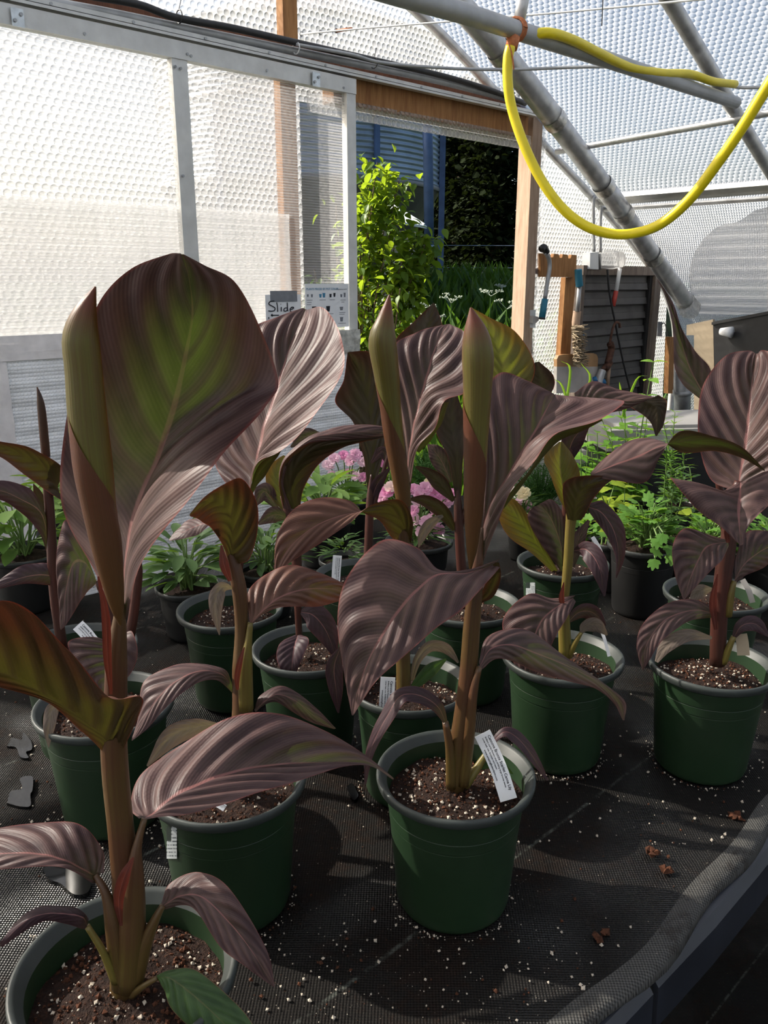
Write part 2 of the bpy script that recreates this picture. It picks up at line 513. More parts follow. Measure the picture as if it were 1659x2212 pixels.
# bench: runs along the end wall; front edge at distance DB from the door plane
DB = (PZ(1450, 2010, BZ).x * NX + PZ(1450, 2010, BZ).y * NY) - OFF0
D_BACK = 0.95
S_B0, S_B1 = -4.2, 1.15
bench = thing('growing_bench', 'long low bench with a black plastic edge under the ground cloth', 'bench', WL(-1.5, (DB + D_BACK) / 2, 0))
mb = MB()
mb.wbox(S_B0, S_B1, D_BACK + .03, DB - .012, BZ - .045, BZ - .012)
mb.build('bench_top', M['wood_grey'], bench)
M['edge_plastic'] = simple('blue_black_edge_plastic', (.020, .023, .032), .38, 0, .5, .25, 12)
mb = MB()
n = 40
for part in (0, 1):
    a0, a1 = (S_B0, -1.62) if part == 0 else (-1.61, S_B1)
    mb = MB()
    prof = [(DB - .006, BZ - .012), (DB + .008, BZ - .016), (DB + .016, BZ - .026), (DB + .018, BZ - .075), (DB + .013, BZ - .077), (DB + .010, BZ - .03), (DB - .006, BZ - .022)]
    vs, fs = [], []
    m = 24
    for i in range(m + 1):
        s = a0 + (a1 - a0) * i / m
        wv = .003 * math.sin(i * 1.3) if 0 < i < m else 0
        for (d, z) in prof: vs.append(WL(s, d + wv, z))
    k = len(prof)
    for i in range(m):
        for j in range(k):
            fs.append((i * k + j, (i + 1) * k + j, (i + 1) * k + (j + 1) % k, i * k + (j + 1) % k))
    fs.append(tuple(reversed(range(k)))); fs.append(tuple(range(m * k, m * k + k)))
    mb.add(vs, fs).build('edge_strip', M['edge_plastic'], bench)
hp = PZ(1309, 2118, BZ - .045)
mb = MB(); c = WL(SD(1362, 2112, DB + .018)[0], DB + .0185, BZ - .045)
mb.tube([c - Vector((NX, NY, 0)) * .003, c + Vector((NX, NY, 0)) * .0012], .007, 12).build('bolt_head', M['black'], bench)
for s in (-3.9, -2.6, -1.3, .0, 1.0):
    for d in (DB - .45, D_BACK + .1):
        MB().wbox(s - .04, s + .04, d - .04, d + .04, 0, BZ - .045).build('leg', M['wood_grey'], bench)

# ground cloth draped over the bench with a rolled hem
rr = random.Random(3)
vs, fs, us = [], [], []
DSX = list(np.linspace(D_BACK, DB - .03, 90)) + [DB - .018, DB - .008, DB + .001, DB + .006, DB + .007, DB + .003]
SSX = np.linspace(S_B0, S_B1, 190)
def hummock(s, d):
    return .0022 * math.sin(s * 9 + d * 5) + .0016 * math.sin(s * 23 - d * 17) + .0012 * math.sin(d * 41 + 3 * math.sin(s * 7))
for i, s in enumerate(SSX):
    hem = .006 * math.sin(s * 11) + .004 * math.sin(s * 27 + 1)
    for j, d in enumerate(DSX):
        e = j - (len(DSX) - 7)
        z = BZ + hummock(s, d) * .6 - .001
        if e >= 0: z = BZ + [0.0, .0004, .0012, .001, -.003, -.012, -.020][e] - (.004 if e > 4 else 0) * math.sin(s * 31)
        dd = d + (hem if e >= 0 else hem * max(0, 1 - (DB - d) / .15))
        vs.append(WL(s, dd, z)); us.append((s, d))
m = len(DSX)
for i in range(len(SSX) - 1):
    for j in range(m - 1):
        fs.append((i * m + j, i * m + j + 1, (i + 1) * m + j + 1, (i + 1) * m + j))
nb = (len(DSX) - 6)
main = [f_ for k_, f_ in enumerate(fs) if k_ % (m - 1) < nb]; hemf = [f_ for k_, f_ in enumerate(fs) if k_ % (m - 1) >= nb]
b0 = WL(-1.5, (DB + D_BACK) / 2, BZ)
cl = mk('ground_cloth', vs, main, M['cloth'], None, True, us, b0)
M['hem'] = groundcloth('lit_woven_hem', .2, .55, (.012, .012, .012), (.12, .118, .11))  # paler than the cloth: light on the folded edge put into the weave colour
hm = mk('hem', vs, hemf, M['hem'], cl, True, us)
for o_ in (cl, hm):
    import bmesh
    bm_ = bmesh.new(); bm_.from_mesh(o_.data)
    bmesh.ops.delete(bm_, geom=[v_ for v_ in bm_.verts if not v_.link_faces], context='VERTS')
    bm_.to_mesh(o_.data); bm_.free()
tag(cl, 'black woven ground cloth covering the bench under the pots', 'ground cloth')

# ------------------------------------------------------------------ end wall timber
def trim(name, s0, s1, d0, d1, z0, z1, m, label):
    o = MB().wbox(s0, s1, d0, d1, z0, z1).build(name, m)
    return tag(o, label, None, None, 'structure')
ZT = SD(400, 92)[1]                         # top of the door rail
ZTR = ZT + .022; ZLT = ZT + .055
trim('trim_1', -3.4, SD(1153, 250)[0], -.095, -.05, ZTR - .015, ZTR + .062, M['wood_dark'], 'dark wooden header board above the door track')
s_p = SD(622, 60, -.075)[0]
trim('trim_2', s_p - .032, s_p + .032, -.098, -.06, ZTR + .062, hoopz(s_p) + .02, M['wood'], 'orange pine stud rising above the header')
s_q = SD(628, 420, -.075)[0]
trim('trim_3', s_q - .045, s_q + .025, -.098, -.06, 0, ZTR - .015, M['wood'], 'pine stud seen through the sliding door pane')
trim('trim_4', SD(756, 220, -.05)[0] - .1, SD(1153, 250)[0], -.095, -.03, Z_OP, ZLT - .016, M['wood'], 'pine lintel over the open doorway')
trim('trim_5', S_J, S_J + .075, -.10, -.02, 0, ZLT - .02, M['wood_pale'], 'weathered wooden jamb post right of the doorway')
# film turned round the jamb and under the lintel
def strip_vert(s0, s1, d, z0, z1, seed):
    return sheet_sz(s0, s1, z0, z1, d, 3, 50, .006, seed)
v, f, u = strip_vert(S_J + .08, S_J + .135, -.035, 0, ZLT - .02, 5)
tag(mk('trim_6', v, f, M['film'], None, True, u), 'ragged strip of bubble film beside the jamb post', None, None, 'structure')
v, f, u = sheet_sz(SD(762, 230)[0] - .2, S_J + .06, Z_OP - .05, Z_OP + .015, -.028, 30, 2, .003, 6)
tag(mk('trim_7', v, f, M['film'], None, True, u), 'loose bubble film hem hanging under the lintel', None, None, 'structure')

# ------------------------------------------------------------------ door track, conduit, cables
def wl_path(pts, d, n):
    P = [PD(x, y, d) for x, y in pts]
    return [Vector(p) for p in crs(P, n)]
tr = thing('door_track', 'pale aluminium sliding door track screwed to the header', 'track', WL(-.5, .0, ZT))
sR = SD(1155, 250)[0]
MB().wbox(-3.4, sR, -.05, -.044, ZT - .012, ZTR + .012).build('back_plate', M['alu'], tr)
MB().wbox(-3.4, sR, -.044, .022, ZTR - .004, ZTR + .004).build('upper_flange', M['alu'], tr)
MB().wbox(-3.4, sR, -.006, .024, ZT + .004, ZT + .012).build('lower_lip', M['alu'], tr)
MB().wbox(-3.4, sR, .018, .024, ZT + .014, ZTR + .004).build('front_web', M['alu'], tr)
for i in range(11):
    s = -1.4 + i * .25
    c = WL(s, .024, ZT + .018)
    MB().tube([c, c + Vector((NX, NY, 0)) * .003], .005, 8).build('screw', M['pipe_grey'], tr)

o = MB().tube(wl_path([(-60, -28), (110, 5), (230, 27), (420, 66), (640, 111), (830, 150), (960, 178), (1130, 222)], .005, 40), .014, 12).build('conduit', M['pipe_grey'], None, True)
tag(o, 'thick grey conduit running just above the door track', 'conduit')
o = MB().tube(wl_path([(190, -10), (300, 10), (380, 38), (500, 60), (640, 92), (800, 128), (960, 165), (1060, 195), (1135, 224)], .03, 50), .011, 10).build('cable_bundle', M['cable'], None, True)
tag(o, 'black cable bundle tied along the conduit', 'cable')
for k, (x, y) in enumerate([(387, 36), (640, 104), (808, 136)]):
    p = PD(x, y, .03)
    ring = [p + Vector((0, 0, .019 * math.cos(a))) + Vector((NX, NY, 0)) * .019 * math.sin(a) for a in np.linspace(0, 2 * math.pi, 13)]
    mb = MB().tube(ring, .002, 6, False)
    if k != 1: mb.tube([p + Vector((0, 0, .018)), p + Vector((.01, 0, .05))], .0013, 5)
    o = mb.build('cable_tie', M['white'] if k == 1 else M['cable'])
    tag(o, ['black cable tie at the left end of the cable bundle', 'pale clip holding cables where the pine stud stands', 'black cable tie above the right end of the door'][k], 'cable tie', 'ties on the cable bundle')

# ------------------------------------------------------------------ sliding door
zr0 = SD(400, 133)[1]
s_l, s_r = -2.6, SD(765, 400)[0]
door = thing('door_1', 'white framed sliding door of twin wall polycarbonate', None, WL(-.7, 0, .05), None, 'structure')
ZD0 = .06
def dpart(name, s0, s1, z0, z1, d0, d1, m):
    return MB().wbox(s0, s1, d0, d1, z0, z1).build(name, m, door)
dpart('top_rail', s_l, s_r, zr0, ZT - .003, -.018, .018, M['alu'])
sm0, sm1 = SD(368, 160)[0], SD(401, 160)[0]
sr0 = SD(746, 400)[0]
dpart('stile', sm0, sm1, ZD0, zr0, -.015, .014, M['alu'])
dpart('stile', sr0, s_r, ZD0, zr0, -.015, .014, M['alu'])
dpart('stile', s_l, s_l + .07, ZD0, zr0, -.015, .014, M['alu'])
dpart('bottom_rail', s_l, s_r, ZD0, ZD0 + .07, -.018, .018, M['alu'])
for (a, b) in ((s_l + .07, sm0), (sm1, sr0)):
    v, f, u = sheet_sz(a, b, ZD0 + .07, zr0, 0.0)
    mk('pane', v, f, M['twin'], door, False, u)
ZS, ZF = 1.63, SD(60, 752)[1]
v, f, u = sheet_sz(s_l, SD(632, 470)[0], ZF - .02, ZS, -.022, 40, 8, .004, 9)
mk('inner_film', v, f, M['sheet'], door, True, u)
v, f, u = sheet_sz(s_l, s_r - .005, ZD0 + .02, ZF, .022, 30, 60, .002, 10)
mk('foil_insulation', v, f, M['foil'], door, True, u)
for k in range(3):
    mb = MB(); z = ZF + .028 - k * .024
    v, f, u = sheet_sz(s_l, sm0 + .4, z - .013, z + .012, .026 + .001 * k, 30, 1, .0015, 20 + k)
    mk('tape_strip', v, f, M['wraptape'], door, True, u)
v, f, u = sheet_sz(sr0 - .07, s_r + .003, ZF - .09, ZF + .005, .0255, 5, 6, .002, 31)
mk('foil_tape', v, f, M['tape_alu'], door, True, u)
sv = SD(8, 860)[0]
v, f, u = sheet_sz(sv - .10, sv + .012, ZD0, ZF - .03, .027, 4, 40, .005, 32)
mk('edge_tape', v, f, M['wraptape'], door, True, u)
for x, y in ((38, 38), (683, 172)):
    c = PD(x, y, .026)
    pl = MB().box(c, .034, .004, .046, (0, 0, WROT)).build('hanger_plate', M['zinc'], door)
    for dz in (-.009, .009):
        MB().tube([c + Vector((NX, NY, 0)) * .001 + Vector((dz * UX, dz * UY, dz)), c + Vector((NX, NY, 0)) * .007 + Vector((dz * UX, dz * UY, dz))], .005, 8).build('bolt', M['galv_dull'], pl)
for x, y in ((182, 73), (378, 144), (390, 148), (395, 380), (576, 152), (742, 190), (404, 117), (412, 121)):
    c = PD(x, y, .017)
    MB().tube([c, c + Vector((NX, NY, 0)) * .004], .0045, 8).build('screw', M['galv_dull'], door)

# ------------------------------------------------------------------ hoops, purlins, duct
def PR(px, py, lift=.035):
    '''first point of the pixel ray just under the roof film'''
    r = ray(px, py)
    for k in range(100, 2000):
        p = CAM + r * (k * .004)
        s = (p.x - P0X) * UX + (p.y - P0Y) * UY; d = (p.x - P0X) * NX + (p.y - P0Y) * NY
        if p.z > hoopz(s) - lift or d < DW + .02: return p
def hoop_path(d, s0, s1, n=40, dz=0.0):
    return [WL(a, d, b + dz) for a, b in HC]
for i, (d, lab) in enumerate([(-.07, 'thin steel end hoop close to the end wall film'), (.90, 'steel roof hoop crossing the upper right corner'), (1.9, 'steel roof hoop high above the middle of the bench')]):
    pts = hoop_path(d, -7.85, 2.9, 70)
    o = MB().tube(pts, .021 if i == 0 else .028, 12).build('roof_hoop', M['galv'], None, True)
    tag(o, lab, 'hoop', 'steel roof hoops')
def purlin(px, d0, d1, s, r, label, m='galv', dz=-.03):
    o = MB().tube([WL(s, d0, hoopz(s) + dz), WL(s, d1, hoopz(s) + dz)], r, 12).build('purlin', M[m], None, True)
    tag(o, label, 'purlin', 'steel purlins along the roof')
sp1 = SD(1205, 328, .02)[0]
PUR1 = (sp1, hoopz(sp1))
o = MB().tube([PR(1202, 328), PR(1285, 313), PR(1590, 258), PR(1659, 244), PR(1800, 215)], .014, 12).build('purlin', M['galv'], None, True)
tag(o, 'slim steel purlin under the right roof slope', 'purlin')
_a, _b = PY(1118, 66, 1.93), PY(860, -12, 1.62)
o = MB().tube([_b + (_b - _a).normalized() * 0.4, _b, PY(1000, 28, 1.78), PY(1118, 66, 1.93), PY(1300, 125, 2.2), PY(1590, 222, 2.72)], [.019] * 5 + [.017], 14).build('cross_pipe', M['pipe_grey'], None, True)
tag(o, 'grey cross pipe with a flattened end carrying the yellow hose', 'pipe')
o = MB().tube([PY(1118, 66, 1.95), PY(1128, 10, 1.95), PY(1140, -60, 1.95)], .013, 10).build('hanger_rod', M['galv'], None, True)
tag(o, 'short steel hanger rod above the orange twine knot', 'rod')

cab = [PD(640, 96, .04), PD(760, 118, .06), PD(830, 136, .1), PD(980, 148, .2), PD(1110, 150, .3)] + [PR(1330, 145, .10), PR(1500, 170, .10), PR(1590, 188, .10), PR(1659, 188, .10), PR(1720, 186, .10)]
o = MB().tube([Vector(p) for p in crs(cab, 70)], .006, 8).build('thin_cable', M['pipe_grey'], None, True)
tag(o, 'thin grey cable sagging across behind the yellow hose', 'cable')

# lock channel at the foot of the roof film
ch = thing('lock_channel', 'steel film lock channel between the roof film and the side film', 'channel', WL(S_CH, 2, Z_CH))
sc, zc = S_CH, Z_CH
for nm, a, b, c_, e in (('channel_web', -.03, .03, -.004, .004), ('channel_lip', -.036, -.028, -.016, .010), ('channel_lip', .028, .036, -.016, .010)):
    ang = math.atan2(hoopz(sc + .1) - hoopz(sc - .1), .2)
    def q(s, z, d): return WL(sc + s * math.cos(ang) - z * math.sin(ang), d, zc + s * math.sin(ang) + z * math.cos(ang))
    vs = [q(s, z, d) for d in (-.1, 5.5) for s, z in ((a, c_), (b, c_), (b, e), (a, e))]
    mk(nm, vs, [(0, 3, 2, 1), (4, 5, 6, 7), (0, 1, 5, 4), (1, 2, 6, 5), (2, 3, 7, 6), (3, 0, 4, 7)], M['alu'], ch)
mb = MB().tube([WL(sc + .075, -.05, hoopz(sc + .075) - .01), WL(sc + .075, 5.5, hoopz(sc + .075) - .01)], .012, 10).build('channel_pipe', M['galv'], ch, True)

# galvanised duct with taped joints
DD = .16
dp = wl_path([(940, -70), (985, 0), (1060, 88), (1190, 248), (1330, 438), (1420, 566), (1480, 652)], DD, 50)
duct = thing('exhaust_duct', 'long galvanised duct pipe slanting down with foil taped joints', 'duct', dp[-1])
lens = np.cumsum([0] + [(dp[i] - dp[i - 1]).length for i in range(1, len(dp))])
def dpt(px, py):
    p = PD(px, py, DD); return min(range(len(dp)), key=lambda i: (dp[i] - p).length)
joints = [dpt(1092, 118), dpt(1205, 268), dpt(1305, 400), dpt(1345, 455), dpt(1415, 556)]
cuts = [0] + joints + [len(dp) - 1]
for k in range(len(cuts) - 1):
    r = .047 + (.0025 if k % 2 else 0)
    MB().tube(dp[cuts[k]:cuts[k + 1] + 1], r, 20).build('duct_section', M['galv'], duct, True)
for j in joints:
    t = (dp[j + 1] - dp[j - 1]).normalized()
    pts = [dp[j] + t * x for x in (-.03, -.02, -.005, .012, .025)]
    MB().tube(pts, [.0505, .0525, .0535, .0528, .0512], 20, False).build('foil_tape', M['tape_alu'], duct, True)
t = (dp[-1] - dp[-2]).normalized()
pts = [dp[-1] + t * x for x in np.linspace(-.01, .13, 9)]
mb = MB(); mb.tube(pts, [.051, .058, .054, .060, .056, .061, .055, .050, .04], 18, False)
rr = random.Random(2)
mb.v = [(x + rr.uniform(-.006, .006), y + rr.uniform(-.006, .006), z + rr.uniform(-.006, .006)) for x, y, z in mb.v]
mb.build('plastic_wrap', M['sheet'], duct)
# ------------------------------------------------------------------ canna materials
def canna_mat(name, top_a, top_b, under_a, under_b, glow, glow_edge, tl=.38, rough=.40, rib=(.30, .13, .12)):
    t = NT(name); uv = t.uv()
    sp = t.n('SeparateXYZ', i={0: uv})
    u = t.math('ABSOLUTE', t.math('SUBTRACT', t.math('MULTIPLY', sp.outputs[0], 2.0), 1.0))
    v = sp.outputs[1]
    q = t.math('SUBTRACT', v, t.math('MULTIPLY', u, .30))
    fine = t.math('SINE', t.math('MULTIPLY', q, 2 * math.pi * 62))
    w1 = t.math('SINE', t.math('MULTIPLY', q, 2 * math.pi * 8))
    rnd = t.n('ObjectInfo').outputs['Random']
    comb = t.n('CombineXYZ', i={0: t.math('MULTIPLY', sp.outputs[0], 3.0), 1: t.math('MULTIPLY', v, 3.0), 2: t.math('MULTIPLY', rnd, 40.0)}).outputs[0]
    nz = t.noise(comb, 1.6, 4)
    sc = t.noise(comb, 60, 2)
    k = t.math('ADD', t.math('MULTIPLY', nz, .8), t.math('ADD', t.math('MULTIPLY', w1, .10), t.math('MULTIPLY', fine, .05)))
    top = t.mixc(t.map(k, .2, .65), top_a, top_b)
    und = t.mixc(t.map(k, .2, .65), under_a, under_b)
    ribm = t.map(t.math('DIVIDE', u, t.math('SUBTRACT', 1.15, v)), .030, .060, 1, 0, True)
    top = t.mixc(t.math('MULTIPLY', ribm, .75), top, rib)
    edge = t.map(u, .955, .995, 0, 1, True)
    top = t.mixc(t.math('MULTIPLY', edge, .5), top, (.26, .055, .045))
    und = t.mixc(t.math('MULTIPLY', edge, .8), und, (.30, .04, .02))
    top = t.mixc(t.math('MULTIPLY', t.map(sc, .74, .80), .5), top, (.40, .33, .28))
    back = t.n('NewGeometry').outputs['Backfacing']
    col = t.mixc(back, top, und)
    gfac = t.map(t.math('ADD', u, t.math('MULTIPLY', t.math('SUBTRACT', v, .45), .7)), .15, .95, 0, 1, True)
    gl = t.mixc(gfac, glow, glow_edge)
    gl = t.mixc(t.map(w1, .3, 1.0, 0, .6), gl, t.mixc(.75, gl, (.02, .008, .008)))
    nm = t.bump(t.math('ADD', fine, t.math('MULTIPLY', sc, .6)), .12, .0005)
    b = t.bsdf(col, rough + .05, 0, .28, nm)
    tr = t.n('BsdfTranslucent', i={'Color': gl}).outputs[0]
    return t.done(t.mixs(tl, b, tr))
M['lf'] = canna_mat('bronze_canna_leaf', (.046, .023, .026), (.150, .090, .082), (.040, .028, .012), (.085, .060, .022), (.060, .092, .012), (.030, .016, .008), .28)
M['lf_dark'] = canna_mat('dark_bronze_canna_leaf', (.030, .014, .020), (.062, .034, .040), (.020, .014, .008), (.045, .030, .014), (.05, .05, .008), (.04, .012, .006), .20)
M['lf_olive'] = canna_mat('olive_canna_leaf', (.080, .075, .018), (.150, .135, .040), (.085, .080, .018), (.140, .120, .030), (.17, .19, .016), (.14, .07, .010), .42)
M['lf_green'] = canna_mat('green_canna_leaf', (.020, .046, .016), (.055, .105, .035), (.03, .05, .02), (.05, .08, .03), (.10, .22, .02), (.06, .10, .02), .25, .45, (.10, .10, .04))
M['lf_dry'] = canna_mat('withered_canna_leaf', (.095, .075, .062), (.21, .165, .135), (.09, .075, .06), (.18, .15, .12), (.20, .16, .07), (.16, .10, .05), .25, .6, (.2, .16, .12))
M['lf_bronze'] = canna_mat('coppery_canna_leaf', (.075, .030, .022), (.190, .095, .070), (.035, .022, .010), (.065, .036, .014), (.075, .070, .010), (.07, .018, .007), .22)
M['lf_red'] = canna_mat('red_leaf_sheath', (.070, .018, .014), (.12, .035, .024), (.08, .024, .012), (.12, .04, .016), (.15, .03, .012), (.15, .022, .010), .28)

def spear_mat(name, low, mid, tip, sides=True):
    t = NT(name); uv = t.uv(); sp = t.n('SeparateXYZ', i={0: uv})
    st = t.noise(t.vmath('MULTIPLY', uv, (60, 2, 1)), 1.0, 3)
    c = t.ramp(sp.outputs[1], [(0.0, low), (.55, mid), (.78, mid), (.93, tip)])
    c = t.mixc(t.map(st, .35, .7), c, t.mixc(.6, c, (.09, .045, .015)))
    c = t.mixc(t.map(t.math('ABSOLUTE', t.math('SUBTRACT', sp.outputs[0], .5)), .47, .495), c, (.22, .03, .02))
    if sides: c = t.mixc(t.ramp(sp.outputs[0], [(.50, (.85, .85, .85)), (.60, (0, 0, 0)), (.86, (0, 0, 0)), (.95, (.5, .5, .5))]), c, t.ramp(sp.outputs[0], [(.55, (.17, .060, .045)), (.90, (.20, .085, .012))]))  # reddish leaf flanks, with sunlit left and light-through right put into the colour
    nm = t.bump(st, .3, .001)
    b = t.bsdf(c, .38, 0, .5, nm)
    tr = t.n('BsdfTranslucent', i={'Color': t.mixc(.35, c, (.35, .30, .02))}).outputs[0]
    return t.done(t.mixs(.30, b, tr))
M['spear'] = spear_mat('rolled_leaf_olive', (.20, .23, .035), (.125, .115, .022), (.15, .028, .015))
M['spear_red'] = spear_mat('rolled_leaf_red_brown', (.13, .070, .020), (.12, .028, .018), (.14, .03, .015), False)
M['spear_dark'] = spear_mat('rolled_leaf_dark', (.06, .02, .015), (.035, .012, .012), (.07, .015, .012), False)
def stem_mat(name, a, b, c3):
    t = NT(name); uv = t.uv(); sp = t.n('SeparateXYZ', i={0: uv})
    st = t.noise(t.vmath('MULTIPLY', uv, (24, 6, 1)), 1.0, 3)
    big = t.noise(t.obj(), 9, 2)
    c = t.mixc(t.map(big, .38, .62), a, b)
    c = t.mixc(t.map(st, .35, .75, 0, .7), c, c3)
    return t.done(t.bsdf(c, .40, 0, .45, t.bump(st, .25, .001), Subsurface_Weight=.0))
M['stem'] = stem_mat('bronze_stem', (.092, .066, .015), (.080, .034, .017), (.065, .022, .013))
M['stem_red'] = stem_mat('dark_red_stem', (.050, .018, .012), (.075, .022, .016), (.03, .011, .009))
M['stem_green'] = stem_mat('olive_stem', (.16, .14, .025), (.13, .10, .022), (.10, .045, .02))

# ------------------------------------------------------------------ pots
M['pot'] = simple('green_pot_plastic', (.014, .034, .014), .42, 0, .5, .14, 8, .05, 60)
M['pot_rim'] = simple('worn_green_rim', (.034, .041, .038), .5, 0, .4, .25, 14)
M['pot_black'] = simple('black_pot_plastic', (.010, .010, .010), .5, 0, .4, .2, 14)
M['pot_dark'] = simple('dark_pot_rim', (.035, .037, .036), .4, 0, .5, .25, 14)
def soil_mat():
    t = NT('potting_soil'); co = t.pos()
    a = t.noise(co, 120, 5, .7); b = t.noise(co, 420, 3, .6)
    c = t.ramp(t.math('ADD', t.math('MULTIPLY', a, .6), t.math('MULTIPLY', b, .4)), [(.30, (.006, .003, .002)), (.54, (.024, .010, .006)), (.74, (.085, .040, .020))])
    return t.done(t.bsdf(c, .85, 0, .25, t.bump(t.math('ADD', a, t.math('MULTIPLY', b, .5)), 1.0, .006)))
M['soil'] = soil_mat()
M['perlite'] = simple('perlite', (.54, .47, .38), .8, 0, .3, .12, 90)
M['bark'] = simple('bark_crumbs', (.085, .032, .016), .85, 0, .2, .3, 120)

RIM_H = .155
def pot_centre(px, py, h=RIM_H):
    p = PZ(px, py, BZ + h); return Vector((p.x, p.y, BZ))

def build_pot(root, c, R=.0825, h=RIM_H, mats=('pot', 'pot_rim'), grains=220, seed=1, n=44, soil_z=None):
    k = R / .0825
    rb = .060 * k; rt = .0725 * k
    def rad(z): return rb + (rt - rb) * z / h
    prof = [(rb * .30, .004), (rb * .86, .003), (rb * .93, 0), (rb * .985, .004), (rad(.010), .010), (rad(h - .0512), h - .0512), (rad(h - .051), h - .051), (rad(h - .050) - .0008, h - .0502), (rad(h - .050) - .0008, h - .0498), (rad(h - .049) + .0004, h - .0491), (rad(h - .049) + .0004, h - .0488),
            (rad(h - .0382) + .0004, h - .0382), (rad(h - .038) + .0004, h - .038), (rad(h - .0372) - .0006, h - .0373), (rad(h - .0372) - .0006, h - .037), (rad(h - .0364) + .0008, h - .0362), (rad(h - .036) + .0008, h - .036), (rad(h - .016) + .001, h - .016)]
    p = MB().lathe(c, prof, n, True).build('pot', M[mats[0]], root, True)
    rim = [(rad(h - .016) + .001, h - .016), (R * .955, h - .012), (R * .985, h - .010), (R, h - .005), (R * .995, h - .001), (R * .965, h), (R * .93, h - .003), (rt * .985, h - .010)]
    p2 = MB().lathe(c, [(rt * .985, h - .010), (rt * .955, h - .040), (rt * .93, h - .06)], n).build('inner_wall', M[mats[0]], p, True)
    MB().lathe(c, rim, n).build('rim', M[mats[1]], p, True)
    rr = random.Random(seed)
    zs = (h - .026) if soil_z is None else soil_z
    vs, fs = [], []
    nr, na = 9, 36
    ph = rr.random() * 6
    for i in range(nr + 1):
        r = rt * .965 * i / nr
        for a in range(na):
            an = 2 * math.pi * a / na
            z = zs + .006 * math.cos(r / rt * 2.2) + .003 * math.sin(3 * an + ph) * r / rt + rr.uniform(-.0018, .0018)
            vs.append(c + Vector((r * math.cos(an), r * math.sin(an), z)))
    for i in range(nr):
        for a in range(na):
            fs.append((i * na + a, (i + 1) * na + a, (i + 1) * na + (a + 1) % na, i * na + (a + 1) % na))
    mk('soil', vs, fs, M['soil'], root, True)
    if grains:
        for nm, mt, cnt, r0, r1 in (('perlite', 'perlite', int(grains * .62), .0005, .0026), ('bark_crumbs', 'bark', int(grains * 1.3), .0008, .0026)):
            mb = MB()
            for _ in range(cnt):
                r = rt * .93 * math.sqrt(rr.random()); an = rr.random() * 6.283
                z = zs + .006 * math.cos(r / rt * 2.2) + .003 * math.sin(3 * an + ph) * r / rt + .0008
                mb.grain(c + Vector((r * math.cos(an), r * math.sin(an), z)), r0 + (r1 - r0) * rr.random() ** 2.2, rr)
            tag(mb.build(nm, M[mt], root), kind='stuff')
    return c + Vector((0, 0, zs))

